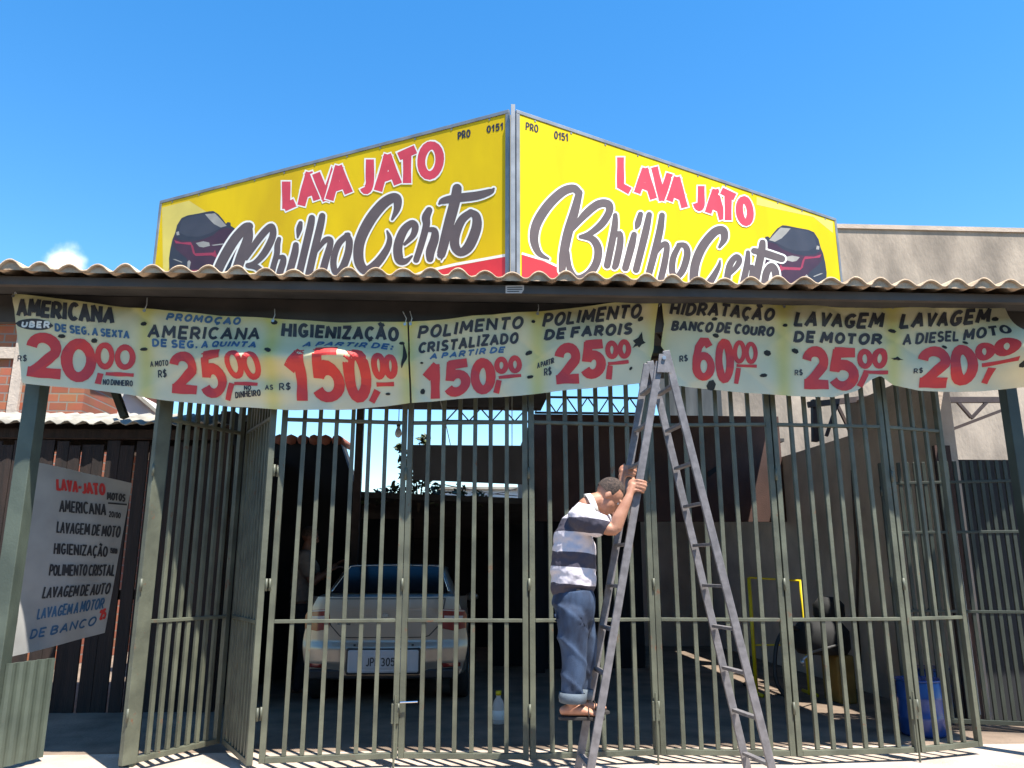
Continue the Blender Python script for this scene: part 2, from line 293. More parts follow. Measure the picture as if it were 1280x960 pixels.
# ---------------------------------------------------------------- brush lettering
def arc(cx, cy, rx, ry, a0, a1, n=None):
    n = n or max(6, int(abs(a1 - a0) / 18))
    return [(cx + rx * cos(radians(a0 + (a1 - a0) * i / n)), cy + ry * sin(radians(a0 + (a1 - a0) * i / n))) for i in range(n + 1)]
_S = arc(.29, .75, .26, .25, 25, 270) + arc(.29, .25, .29, .25, 90, -155)[1:]
_A = [[(0, 0), (.36, 1)], [(.74, 0), (.36, 1)], [(.12, .32), (.62, .32)]]
_P = [[(0, 0), (0, 1)], [(0, 1), (.3, 1)] + arc(.3, .72, .28, .28, 90, -90) + [(0, .44)]]
_C = arc(.36, .5, .36, .5, 45, 315)
G = {
 'A': (.74, _A), 'Ã': (.74, _A + [[(.1, 1.2), (.27, 1.32), (.45, 1.2), (.62, 1.3)]]),
 'B': (.6, [[(0, 0), (0, 1)], [(0, 1), (.28, 1)] + arc(.28, .76, .26, .24, 90, -90) + [(0, .52)], [(0, .52), (.3, .52)] + arc(.3, .26, .3, .26, 90, -90) + [(0, 0)]]),
 'C': (.64, [_C]), 'Ç': (.64, [_C, [(.34, 0), (.42, -.14), (.26, -.24)]]),
 'D': (.66, [[(0, 0), (0, 1)], [(0, 1), (.24, 1)] + arc(.24, .5, .42, .5, 90, -90) + [(0, 0)]]),
 'E': (.54, [[(0, 0), (0, 1)], [(0, 1), (.54, 1)], [(0, .5), (.46, .5)], [(0, 0), (.54, 0)]]),
 'F': (.54, [[(0, 0), (0, 1)], [(0, 1), (.54, 1)], [(0, .5), (.46, .5)]]),
 'G': (.7, [arc(.36, .5, .36, .5, 45, 335), [(.4, .42), (.7, .42)]]),
 'H': (.64, [[(0, 0), (0, 1)], [(.64, 0), (.64, 1)], [(0, .5), (.64, .5)]]),
 'I': (.06, [[(.03, 0), (.03, 1)]]),
 'J': (.44, [[(.42, 1), (.42, .28)] + arc(.2, .25, .22, .25, 0, -150)]),
 'L': (.5, [[(0, 1), (0, 0)], [(0, 0), (.5, 0)]]),
 'M': (.86, [[(0, 0), (.07, 1)], [(.07, 1), (.43, .25)], [(.43, .25), (.79, 1)], [(.79, 1), (.86, 0)]]),
 'N': (.68, [[(0, 0), (0, 1)], [(0, 1), (.68, 0)], [(.68, 0), (.68, 1)]]),
 'O': (.7, [arc(.35, .5, .35, .5, 80, 450)]), 'P': (.6, _P), 'Q': (.72, [arc(.35, .5, .35, .5, 80, 450), [(.4, .25), (.7, -.08)]]),
 'R': (.62, _P + [[(.28, .44), (.62, 0)]]), 'S': (.58, [_S]), 'T': (.62, [[(0, 1), (.62, 1)], [(.31, 1), (.31, 0)]]),
 'U': (.62, [[(0, 1), (0, .3)] + arc(.31, .3, .31, .3, 180, 360) + [(.62, 1)]]),
 'V': (.68, [[(0, 1), (.34, 0)], [(.68, 1), (.34, 0)]]), 'X': (.62, [[(0, 0), (.62, 1)], [(0, 1), (.62, 0)]]),
 'Z': (.6, [[(0, 1), (.6, 1)], [(.6, 1), (0, 0)], [(0, 0), (.6, 0)]]),
 '.': (.06, [[(0, 0.02), (.08, .04)]]), ':': (.06, [[(0, .08), (.08, .1)], [(0, .6), (.08, .62)]]), '-': (.34, [[(0, .5), (.34, .5)]]),
 '$': (.58, [_S, [(.29, -.12), (.29, 1.12)]]),
 '0': (.62, [arc(.31, .5, .31, .5, 80, 450)]), '1': (.4, [[(0, .70), (.3, 1)], [(.3, 1), (.3, 0)]]),
 '2': (.62, [arc(.3, .70, .29, .30, 175, -25) + [(.03, .0)], [(0, 0), (.62, 0)]]),
 '3': (.58, [arc(.28, .75, .27, .25, 150, -90) + arc(.28, .26, .3, .26, 90, -150)[1:]]),
 '5': (.6, [[(.56, 1), (.1, 1)], [(.1, 1), (.05, .52)], [(.05, .52)] + arc(.28, .32, .32, .32, 112, -155)]),
 '6': (.6, [[(.54, .84), (.42, .98), (.26, .98), (.1, .82), (.02, .55), (.01, .3)], arc(.3, .29, .29, .29, 80, 450)]),
 ',': (.3, [[(.25, 1), (.0, 0)]]),
}
def dense(pl, step):
    o = [pl[0]]
    for a, b in zip(pl, pl[1:]):
        k = max(1, int(math.hypot(b[0] - a[0], b[1] - a[1]) / step))
        o += [(a[0] + (b[0] - a[0]) * i / k, a[1] + (b[1] - a[1]) * i / k) for i in range(1, k + 1)]
    return o
def spline(pl, per=5):
    """Catmull-Rom through points (any number of values each)"""
    P = [pl[0]] + list(pl) + [pl[-1]]; o = []
    for i in range(1, len(P) - 2):
        for k in range(per):
            t = k / per; o.append(tuple(0.5 * (2 * b + (c - a) * t + (2 * a - 5 * b + 4 * c - d) * t * t + (3 * b - a - 3 * c + d) * t ** 3) for a, b, c, d in zip(P[i - 1], P[i], P[i + 1], P[i + 2])))
    o.append(tuple(pl[-1])); return o
class Brush:
    """collects ribbons drawn in photo or crop coordinates; mapper(px, py, lift) puts them on the real surface"""
    def __init__(s, mapper, org=(0, 0), sc=1.0, lift=0.004): s.mp = mapper; s.o = org; s.sc = sc; s.lift = lift; s.mb = MB(); s.k = 0; s.fat = 1.0; s.nc = 1
    def pt(s, x, y, l): return s.mp(s.o[0] + x / s.sc, s.o[1] + y / s.sc, l)
    def ribbon(s, pl, w, grow=0.0, ext=0.0, step=14, wob=0.0):
        """pl: [(x,y)] or [(x,y,w)]"""
        if len(pl[0]) == 2: q = dense(pl, step); ws = [w] * len(q)
        else: q = [(a[0], a[1]) for a in pl]; ws = [a[2] for a in pl]
        if len(pl[0]) == 3:          # brush strokes end round
            for end in (0, 1):
                a, b = (q[0], q[1]) if not end else (q[-1], q[-2]); wd = (ws[0] if not end else ws[-1]) + grow
                d = Vector((a[0] - b[0], a[1] - b[1])).normalized(); ex = [(a[0] + d.x * wd / 2 * k, a[1] + d.y * wd / 2 * k) for k in (.4, .7, .9, .995)]; ew = [wd * math.sqrt(1 - k * k) - grow for k in (.4, .7, .9, .995)]
                if end: q = q + ex; ws = ws + ew
                else: q = ex[::-1] + q; ws = ew[::-1] + ws
        elif ext or grow:
            e = ext + grow / 2
            d = Vector((q[1][0] - q[0][0], q[1][1] - q[0][1])).normalized(); q[0] = (q[0][0] - d.x * e, q[0][1] - d.y * e)
            d = Vector((q[-1][0] - q[-2][0], q[-1][1] - q[-2][1])).normalized(); q[-1] = (q[-1][0] + d.x * e, q[-1][1] + d.y * e)
        n = len(q); vs = []; lf = s.lift + s.k * 0.00002; s.k += 1; ph = random.uniform(0, 6)
        for i in range(n):
            a = q[max(i - 1, 0)]; b = q[i]; c = q[min(i + 1, n - 1)]
            d1 = Vector((b[0] - a[0], b[1] - a[1])); d2 = Vector((c[0] - b[0], c[1] - b[1]))
            if d1.length < 1e-9: d1 = d2
            if d2.length < 1e-9: d2 = d1
            d1.normalize(); d2.normalize(); t = d1 + d2
            t = t.normalized() if t.length > 1e-6 else d1
            nn = Vector((-t.y, t.x)); m = min(1.5, 1 / max(0.3, abs(nn.dot(Vector((-d1.y, d1.x))))))
            hw = (ws[i] + grow) / 2 * m * (1 + wob * sin(i * 0.9 + ph))
            lf2 = lf + i * 6e-6; vs += [s.pt(b[0] + nn.x * hw * (1 - 2 * e_ / s.nc), b[1] + nn.y * hw * (1 - 2 * e_ / s.nc), lf2) for e_ in range(s.nc + 1)]
        W = s.nc + 1; s.mb.add(vs, [(W * i + e_, W * i + e_ + 1, W * (i + 1) + e_ + 1, W * (i + 1) + e_) for i in range(n - 1) for e_ in range(s.nc)])
    def poly(s, pts):
        lf = s.lift + s.k * 0.00002; s.k += 1
        s.mb.add([s.pt(x, y, lf) for x, y in pts], [tuple(range(len(pts)))])
    def glyph(s, ch, fn, w, grow=0.0):
        w = w * s.fat
        for st in G[ch][1]: s.ribbon([fn(x, y) for x, y in st], w, grow=grow, ext=w * 0.28 if len(st) == 2 else 0, wob=0.05)
    def text(s, txt, b0, b1, h, w, slant=0.0, gap=None, grow=0.0, up=(0, -1)):
        gap = gap if gap is not None else 0.2 + w / h
        tot = 0.0; pos = []
        for ch in txt:
            if ch == ' ': tot += 0.32; continue
            pos.append((ch, tot)); tot += G[ch][0] + gap
        tot -= gap
        b0 = Vector(b0); b1 = Vector(b1); e = (b1 - b0); ln = e.length; e.normalize(); up = Vector(up)
        kx = (ln - w) / tot; hh = h - w
        for ch, x0 in pos:
            jy = random.uniform(-.02, .02) * h; js = random.uniform(-.04, .04); jh = random.uniform(.96, 1.04)
            def fn(x, y):
                p = b0 + e * (w / 2 + (x0 + x) * kx + y * hh * (slant + js)) + up * (w / 2 + y * hh * jh + jy); return (p.x, p.y)
            s.glyph(ch, fn, w, grow)
    def digit(s, ch, x0, y0, x1, y1, w, slant=0.0, grow=0.0, dy=0.0):
        gw = G[ch][0]
        s.glyph(ch, lambda x, y: (x0 + w / 2 + (x / gw) * (x1 - x0 - w) + slant * y * (y1 - y0), y1 - w / 2 - y * (y1 - y0 - w) + dy * (x / gw)), w, grow)
    def build(s, name, m, parent): return s.mb.build(name, m, parent) if s.mb.v else None
# ================================================================ SETTING
def struct(name, mb, m): return tag(mb.build(name, m), kind='structure')
struct('ground', MB().box(-90, 90, -40, 160, -0.4, -0.13), 'road')
struct('pavement', MB().box(-40, 40, -2.6, 0.62, -0.13, 0.0), 'pave')
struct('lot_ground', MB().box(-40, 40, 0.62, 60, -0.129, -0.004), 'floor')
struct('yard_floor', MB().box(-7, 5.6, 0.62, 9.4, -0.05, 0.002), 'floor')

# ---- canopy over the gate: wavy tile edge, fascia, roof sheets, beam, posts
EZ = 3.555; EY = -0.49; FY = -0.12
can = thing('canopy', 'low canopy over the gate with scalloped cream tile edge and dark fascia', 'canopy', (0.4, EY, EZ))
def tile_sheet(x0, x1, y0, y1, z0, z1, pitch=0.205, amp=0.034, th=0.014):
    mb = MB(); n = int((x1 - x0) / pitch * 12); top = []; rows = []
    def zz(x):
        t = (x - x0) / pitch; f = t % 1.0; k = sin(pi * f / 0.70) ** .8 if 0 < f < 0.70 else -0.25 * sin(pi * (f - 0.70) / 0.30)
        return amp * (1.35 + .22 * sin(int(t) * 4.7)) * k + 0.008 * sin(int(t) * 12.9)
    ny = 5
    for j in range(ny + 1):
        y = y0 + (y1 - y0) * j / ny; z = z0 + (z1 - z0) * j / ny
        rows.append([(x0 + (x1 - x0) * i / n, y + (0.022 * sin(int((x0 + (x1 - x0) * i / n - x0) / pitch) * 7.1) if j == 0 else 0), z + zz(x0 + (x1 - x0) * i / n)) for i in range(n + 1)])
    vs = [p for r in rows for p in r] + [(p[0], p[1], p[2] - th) for r in rows for p in r]
    W = n + 1; o = W * (ny + 1); fs = []
    for j in range(ny):
        for i in range(n):
            a = j * W + i; fs.append((a, a + 1, a + 1 + W, a + W)); fs.append((o + a, o + a + W, o + a + W + 1, o + a + 1))
    for i in range(n): fs.append((i, o + i, o + i + 1, i + 1))
    f0 = MB(); q = [(pp[0], pp[1] + .02, pp[2] - th * .6) for pp in rows[0]]; f0.add(q + [(pp[0], pp[1], z0 - .022) for pp in q], [(i, n + 1 + i, n + 2 + i, i + 1) for i in range(n)]); tile_sheet.fill = f0
    return mb.add(vs, fs)
tile_sheet(-4.9, 5.3, EY - 0.10, 0.4, EZ + 0.012, EZ + 0.10).build('tile_edge', 'tile', can, smooth=True)
bat = MB().box(-4.9, 5.3, EY, EY + 0.05, EZ - 0.092, EZ - 0.022).build('tile_batten', 'fascia', can, bevel=0.004)
tile_sheet.fill.build('mortar_fill', 'tile', can)
fas = MB().box(-4.9, 5.3, FY, FY + 0.05, EZ - 0.27, EZ - 0.038).build('fascia', 'fascia', can, bevel=0.004)
# deck strip right behind the tiles and the wide sheet roof of the yard
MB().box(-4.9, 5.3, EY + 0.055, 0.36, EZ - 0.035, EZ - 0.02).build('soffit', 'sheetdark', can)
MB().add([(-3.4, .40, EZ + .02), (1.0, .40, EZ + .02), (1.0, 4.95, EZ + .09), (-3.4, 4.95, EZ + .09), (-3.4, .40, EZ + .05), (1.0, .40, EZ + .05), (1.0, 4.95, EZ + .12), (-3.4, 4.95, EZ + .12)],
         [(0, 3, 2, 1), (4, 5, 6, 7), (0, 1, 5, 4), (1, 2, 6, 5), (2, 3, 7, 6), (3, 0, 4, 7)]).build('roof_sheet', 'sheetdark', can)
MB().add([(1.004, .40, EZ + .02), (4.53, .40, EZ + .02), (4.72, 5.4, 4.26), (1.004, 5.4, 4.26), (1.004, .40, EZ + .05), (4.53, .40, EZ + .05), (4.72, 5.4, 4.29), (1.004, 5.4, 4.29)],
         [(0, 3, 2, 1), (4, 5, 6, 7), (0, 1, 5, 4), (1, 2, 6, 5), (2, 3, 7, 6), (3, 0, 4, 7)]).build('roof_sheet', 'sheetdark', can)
p = PY(449, 560, 4.8)
MB().box(p.x - .05, p.x + .05, 4.75, 4.85, 0, EZ + .085).build('post', 'truss', can)
# paper notice on the fascia
def fas_map(px, py, l): return PY(px, py, EY - 0.001 - l * 0.4)
q = [fas_map(x, y, 0.004) for x, y in ((632, 357), (655, 356.5), (655, 362), (652, 366.5), (632, 366.5))]
st = MB().slab(q, (0, -1, 0), 0.0015).build('notice_sticker', 'paper', bat)
b = Brush(fas_map, lift=0.007)
for y in (359.2, 361.8, 364.4): b.ribbon([(634, y), (653 if y < 364 else 649, y - .2)], 1.1)
b.build('print_lines', 'ink_black', st)

def girder(name, label, x0, x1, y, z0, z1, bay, m='truss', w=0.04):
    t = thing(name, label, 'roof girder', ((x0 + x1) / 2, y, z0), 'lattice girders under the roofs')
    MB().bar((x0, y, z0), (x1, y, z0), w, w, (0, 1, 0)).build('chord', m, t)
    MB().bar((x0, y, z1), (x1, y, z1), w, w, (0, 1, 0)).build('chord', m, t)
    n = max(1, round((x1 - x0) / bay)); mb = MB(); d = (x1 - x0) / n
    for i in range(n):
        a = x0 + i * d
        mb.bar((a, y + .003, z0), (a + d / 2, y + .003, z1), w * .6, w * .6, (0, 1, 0)); mb.bar((a + d / 2, y - .003, z1), (a + d, y - .003, z0), w * .6, w * .6, (0, 1, 0))
    mb.build('web_bars', m, t); return t
girder('lattice_girder', 'dark lattice girder just behind the price banners under the tile edge', -3.35, 4.7, 0.22, 3.16, 3.47, 0.42)
girder('lattice_girder', 'small lattice girder standing on the maroon wall against the sky', 0.95, 2.55, 5.36, 3.70, 3.94, 0.30, w=0.03)
girder('lattice_girder', 'thin lattice girder against the sky above the hanging dark sheet panel', -0.35, 0.92, 4.6, 3.42, 3.60, 0.32, w=0.028)
t = thing('roof_truss', 'brown roof truss with slanting strut above the grey side wall', 'roof truss', (4.0, 3.25, 3.1))
def seg3(x0, y0, x1, y1, Y): return PY(x0, y0, Y), PY(x1, y1, Y)
for (a, bq, c, d, wd) in ((1010, 506, 1095, 497, .07), (1160, 500, 1262, 500, .07)):
    p, q = seg3(a, bq, c, d, 3.0); MB().bar(p, q, .05, wd, (0, 1, 0)).build('chord', 'truss', t)
for (a, bq, c, d) in ((1046, 505, 1033, 545), (1046, 505, 1062, 538), (1195, 500, 1214, 522), (1234, 502, 1214, 523), (1163, 547, 1252, 513)):
    p, q = seg3(a, bq, c, d, 2.995); MB().bar(p, q, .035, .035, (0, 1, 0)).build('strut', 'truss', t)
p, q = seg3(1018, 500, 1019, 552, 3.06); MB().bar(p, q, .07, .07, (1, 0, 0)).build('post', 'truss', t)

# ---- walls of the yard
wl = thing('boundary_wall', 'bare grey plaster side wall on the right of the yard', 'wall', (4.8, 3.4, 0))
MB().add([(4.7, 1.45, 0), (4.9, 1.45, 0), (4.9, 3.2, 0), (4.7, 3.2, 0), (4.7, 1.45, 3.42), (4.9, 1.45, 3.42), (4.9, 3.2, 3.42), (4.7, 3.2, 3.42)],
         [(0, 3, 2, 1), (4, 5, 6, 7), (0, 1, 5, 4), (1, 2, 6, 5), (2, 3, 7, 6), (3, 0, 4, 7)]).add(
         [(4.7, 3.2, 0), (4.9, 3.2, 0), (4.9, 9.4, 0), (4.7, 9.4, 0), (4.7, 3.2, 3.03), (4.9, 3.2, 3.03), (4.9, 9.4, 3.14), (4.7, 9.4, 3.14)],
         [(0, 3, 2, 1), (4, 5, 6, 7), (0, 1, 5, 4), (1, 2, 6, 5), (2, 3, 7, 6), (3, 0, 4, 7)]).build('wall', 'wall_grey', wl)
mb = MB()
for pts in ([(1065, 588), (1068, 640), (1072, 700), (1071, 770), (1075, 830)],):
    mb.tube([PX(x, y, 4.685) for x, y in pts], 0.018, 8)
mb.build('drain_pipe', 'truss', wl, smooth=True)
cab = MB(); cab.tube([PX(x, y, 4.69) for x, y in ((1150, 600), (1155, 690), (1168, 715), (1172, 740), (1160, 762), (1150, 775))], 0.006, 6); cab.build('cable', 'black_pl', wl)
sunstrip = MB(); sunstrip.bar(PY(1192, 664, 1.42), PY(1222, 893, 1.42), 0.035, 0.05, (1, 0, 0))  # whitish bar paints in the sunlit near edge of the side wall
tag(sunstrip.build('painted_sunstrip', 'white_wall', bevel=.003), 'thin whitish lath standing in for the sunlit near edge of the grey side wall', 'sunstrip')
pw = thing('partition_wall', 'maroon board wall hanging over the dark inner room behind the ladder', 'wall', (2.8, 5.45, 2.2))
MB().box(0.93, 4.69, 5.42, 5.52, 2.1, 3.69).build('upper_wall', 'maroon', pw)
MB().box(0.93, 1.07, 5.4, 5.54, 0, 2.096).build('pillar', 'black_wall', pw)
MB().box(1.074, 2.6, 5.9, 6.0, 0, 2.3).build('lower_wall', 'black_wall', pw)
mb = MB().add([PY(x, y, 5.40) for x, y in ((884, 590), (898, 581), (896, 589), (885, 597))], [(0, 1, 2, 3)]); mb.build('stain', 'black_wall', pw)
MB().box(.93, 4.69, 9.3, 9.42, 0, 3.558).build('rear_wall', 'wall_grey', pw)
rr = MB().box(0.9, 4.66, 5.56, 7.0, 3.56, 3.62).box(0.9, 5.4, 7.001, 9.4, 3.562, 3.618); rr.build('inner_roof', 'sheetdark', pw)  # unseen roof, widened at the back to keep sun off the rear wall
# ---- black shed at the back
sh = thing('back_shed', 'low black shed across the back of the yard behind the car', 'shed', (-0.4, 5.2, 0))
zl, zr = PY(440, 614, 5.0).z, PY(660, 623, 5.0).z
xl, xr = -3.3, 0.926
def zline(x): return zl + (zr - zl) * (x - PY(440, 614, 5).x) / (PY(660, 623, 5).x - PY(440, 614, 5).x)
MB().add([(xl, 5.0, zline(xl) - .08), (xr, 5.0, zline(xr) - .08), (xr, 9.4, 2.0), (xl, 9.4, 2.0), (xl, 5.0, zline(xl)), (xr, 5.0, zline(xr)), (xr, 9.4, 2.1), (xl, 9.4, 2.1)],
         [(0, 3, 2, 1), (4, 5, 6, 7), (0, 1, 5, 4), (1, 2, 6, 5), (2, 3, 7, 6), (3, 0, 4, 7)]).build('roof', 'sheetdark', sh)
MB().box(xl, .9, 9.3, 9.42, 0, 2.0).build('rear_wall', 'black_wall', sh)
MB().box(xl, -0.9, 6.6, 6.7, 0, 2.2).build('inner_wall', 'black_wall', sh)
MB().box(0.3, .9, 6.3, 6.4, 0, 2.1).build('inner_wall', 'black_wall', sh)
# ---- dark gabled house at the left of the yard
hs = thing('neighbour_house', 'dark house with a red clay tile edge left of the yard', 'house', (-3.2, 5.05, 0))
a1, a2, a3 = PY(226, 552, 4.97), PY(424, 549, 4.97), PY(446, 616, 4.97)
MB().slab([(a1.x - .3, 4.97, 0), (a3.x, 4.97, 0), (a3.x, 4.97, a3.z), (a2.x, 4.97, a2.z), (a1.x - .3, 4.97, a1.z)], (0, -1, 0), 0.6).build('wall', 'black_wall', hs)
rf = MB()
n = 16
for i in range(n):
    x0 = a1.x - .3 + (a2.x + .06 - a1.x + .3) * i / n; x1 = a1.x - .3 + (a2.x + .06 - a1.x + .3) * (i + .94) / n
    rf.tube([((x0 + x1) / 2, 4.92, a1.z + .035), ((x0 + x1) / 2, 6.2, a1.z + .13)], ((x1 - x0) / 2, .05), 8)
rf.build('tile_roof', 'red_tile', hs, smooth=True)
# ---- plank fence, corrugated roof and brick house at the far left
fe = thing('plank_fence', 'dark upright plank fence with daylight slits behind the left opening', 'fence', (-4.2, 2.5, 0))
mb = MB(); x = -6.3; i = 0; ft = PY(150, 536, 2.5).z
while x < -2.62:
    wd = random.uniform(.10, .16); y = 2.5 + random.uniform(-.012, .012); gap = random.choice((.004, .006, .012, .03))
    mb.box(x, x + wd, y, y + .025, 0, ft - .16 + random.uniform(-.03, .03)); x += wd + gap
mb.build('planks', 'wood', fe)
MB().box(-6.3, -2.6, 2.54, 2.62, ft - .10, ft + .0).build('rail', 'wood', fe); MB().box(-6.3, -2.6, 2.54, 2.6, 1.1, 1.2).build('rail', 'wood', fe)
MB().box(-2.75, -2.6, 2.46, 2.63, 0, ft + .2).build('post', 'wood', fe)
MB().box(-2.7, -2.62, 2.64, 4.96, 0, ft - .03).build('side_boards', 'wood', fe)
lr = thing('lean_to_roof', 'pale corrugated lean-to roof behind the plank fence', 'roof', (-5, 3.2, ft))
mb = MB(); rows = []
nx = 120
for j, (y, z) in enumerate(((2.35, ft + .045), (3.6, ft + .37))):
    rows.append([(-7.2 + 4.55 * i / nx, y, z + .022 * sin(i * 1.35)) for i in range(nx + 1)])
vs = rows[0] + rows[1] + [(p[0], p[1], p[2] - .012) for p in rows[0] + rows[1]]; W = nx + 1; fs = []
for i in range(nx): fs += [(i, i + 1, W + i + 1, W + i), (2 * W + i, 3 * W + i, 3 * W + i + 1, 2 * W + i + 1), (i, 2 * W + i, 2 * W + i + 1, i + 1)]
mb.add(vs, fs).build('corrugated_sheet', 'sheet', lr, smooth=True)
MB().box(-7.2, -2.7, 3.45, 3.6, ft - .1, ft + .3).build('rear_beam', 'wood', lr)
bh = thing('brick_house', 'orange hollow-brick house with a grey concrete column at the far left', 'house', (-7, 6.2, 0))
bx = PY(104, 500, 6).x; bz = PY(105, 405, 6).z
MB().box(-11, bx, 6.0, 9, 0, bz).build('wall', 'brick', bh)
c0, c1 = PY(14, 470, 5.93).x, PY(27, 470, 5.93).x
MB().box(c0, c1, 5.93, 5.99, 0, bz - .2).build('column', 'wall_grey', bh)
MB().box(-11, bx + .02, 5.95, 5.995, PY(50, 440, 6).z - .12, PY(50, 440, 6).z + .06).build('ring_beam', 'wall_grey', bh)
MB().add([(-11.2, 5.8, bz + .1), (bx + .3, 5.8, bz - .02), (bx + .3, 9.2, bz + .4), (-11.2, 9.2, bz + .5), (-11.2, 5.8, bz + .18), (bx + .3, 5.8, bz + .06), (bx + .3, 9.2, bz + .48), (-11.2, 9.2, bz + .58)],
         [(0, 3, 2, 1), (4, 5, 6, 7), (0, 1, 5, 4), (1, 2, 6, 5), (2, 3, 7, 6), (3, 0, 4, 7)]).build('tile_roof', 'red_tile', bh)
wg = thing('white_gable', 'small white gable end beyond the brick house', 'house', (-6, 7.2, 0))
g = [PY(x, y, 7.2) for x, y in ((95, 560), (215, 560), (193, 514), (160, 486), (95, 478))]
MB().slab(g, (0, -1, 0), 1.5).build('wall', 'white_wall', wg)
sg = MB(); sg.bar(PY(158, 482, 7.15), PY(198, 516, 7.15), .12, .05, (0, 1, 0)); sg.build('roof_edge', 'sheet', wg)
# ---- far buildings
fb = thing('concrete_building', 'tall stained beige concrete building at the far right behind the sign', 'building', (10, 9.6, 0))
zt = PY(1100, 287, 9.6).z
MB().box(5.2, 15, 9.6, 15, 0, zt).build('wall', 'wall_beige', fb)
MB().box(5.18, 15.02, 9.56, 15.02, zt, zt + .10).build('coping', 'wall_grey', fb)
wh = thing('white_house', 'pale house wall beyond the black shed', 'house', (1.2, 14, 0))
w0, w1 = PY(556, 640, 14), PY(672, 608, 14)
MB().box(w0.x, w1.x, 14, 16, 0, PY(600, 612, 14).z).build('wall', 'white_wall', wh)
MB().box(w0.x - .2, w1.x + .2, 13.9, 16.1, PY(600, 612, 14).z + .002, PY(600, 609, 14).z).build('roof_slab', 'sheet', wh)
# vine over the shed roof
def leaf_cloud(mb, centers, n, size, seed):
    rnd = random.Random(seed)
    for _ in range(n):
        c, r = rnd.choice(centers); d = Vector((rnd.gauss(0, 1), rnd.gauss(0, 1), rnd.gauss(0, 1))).normalized() * r * rnd.random() ** .5
        p = Vector(c) + d; a = Vector((rnd.gauss(0, 1), rnd.gauss(0, 1), rnd.gauss(0, .6))).normalized(); bq = a.cross(Vector((rnd.gauss(0, 1), rnd.gauss(0, 1), rnd.gauss(0, 1)))).normalized(); s = size * rnd.uniform(.6, 1.3)
        mb.add([p - a * s, p + bq * s * .45, p + a * s, p - bq * s * .45], [(0, 1, 2, 3)])
vn = thing('climbing_shrub', 'leafy climbing shrub spilling over the edge of the black shed roof', 'shrub', PY(520, 620, 5.3))
cs = [(PY(x, y, 5.3), r) for x, y, r in ((515, 590, .2), (510, 575, .14), (522, 605, .2), (495, 612, .16), (475, 620, .14), (545, 618, .18), (575, 620, .16), (600, 624, .14), (455, 624, .1), (530, 550, .09), (500, 560, .07), (535, 568, .1))]
mb = MB(); leaf_cloud(mb, cs, 620, .055, 3); mb.build('foliage', 'leaf', vn)
mb = MB(); leaf_cloud(mb, cs, 240, .05, 4); mb.build('foliage', 'leaf_dry', vn)
mb = MB()
for pts in ([(523, 640), (520, 600), (512, 570), (505, 556)], [(523, 640), (530, 590), (534, 545)], [(521, 620), (490, 612), (452, 626)], [(524, 620), (560, 615), (605, 626)]): mb.tube([PY(x, y, 5.3) for x, y in pts], [.014, .012, .009, .006][:len(pts)], 6)
mb.build('stem', 'bark', vn)
# ---- panel and bulb hanging in the yard
hp = thing('hanging_panel', 'dark sheet metal panel hanging on wires in the middle of the yard', 'panel', (0, 3, 2.4))
MB().add([PY(516, 556, 3.0), PY(661, 557, 3.0), PY(661, 606, 3.0), PY(516, 600, 3.0), PY(516, 556, 3.06), PY(661, 557, 3.06), PY(661, 606, 3.06), PY(516, 600, 3.06)],
         [(0, 3, 2, 1), (4, 5, 6, 7), (0, 1, 5, 4), (1, 2, 6, 5), (2, 3, 7, 6), (3, 0, 4, 7)]).build('sheet', 'panelblue', hp, bevel=.004)
p = PY(563, 556, 3.03); MB().tube([p, Vector((p.x - .18, 3.03, EZ + .04))], .006, 6).build('wire', 'steel', hp); mb = MB(); p = PY(640, 557, 3.03); mb.tube([p, Vector((p.x, 3.03, EZ + .04))], .006, 6)
mb.build('wire', 'steel', hp)
lb = thing('light_bulb', 'bare light bulb hanging on a thin cord behind the gate', 'light bulb', PY(498, 545, 1.2))
c = PY(498, 539, 1.2); MB().lathe([(0.003, -.062), (.02, -.055), (.031, -.035), (.033, -.015), (.025, .012), (.016, .03), (.015, .045)], c, 20).build('bulb', 'glass_bulb', lb, smooth=True)
MB().lathe([(.017, .046), (.019, .05), (.019, .085), (.008, .1)], c, 16).build('socket', 'black_pl', lb, smooth=True)
MB().tube([c + Vector((0, 0, .1)), Vector((c.x, c.y, EZ + .02))], .004, 6).build('cord', 'black_pl', lb)
# overhead wires far behind
for i, (a, b_, lab) in enumerate((((588, 622), (668, 604), 'thin overhead wire rising to the right above the black shed'), ((556, 606), (668, 622), 'thin overhead wire dropping to the right above the black shed'))):
    p, q = PY(*a, 11), PY(*b_, 12); tag(MB().tube([p, (p + q) / 2 - Vector((0, 0, .05)), q], .012, 5).build('overhead_wire', 'black_pl'), lab, 'wire')

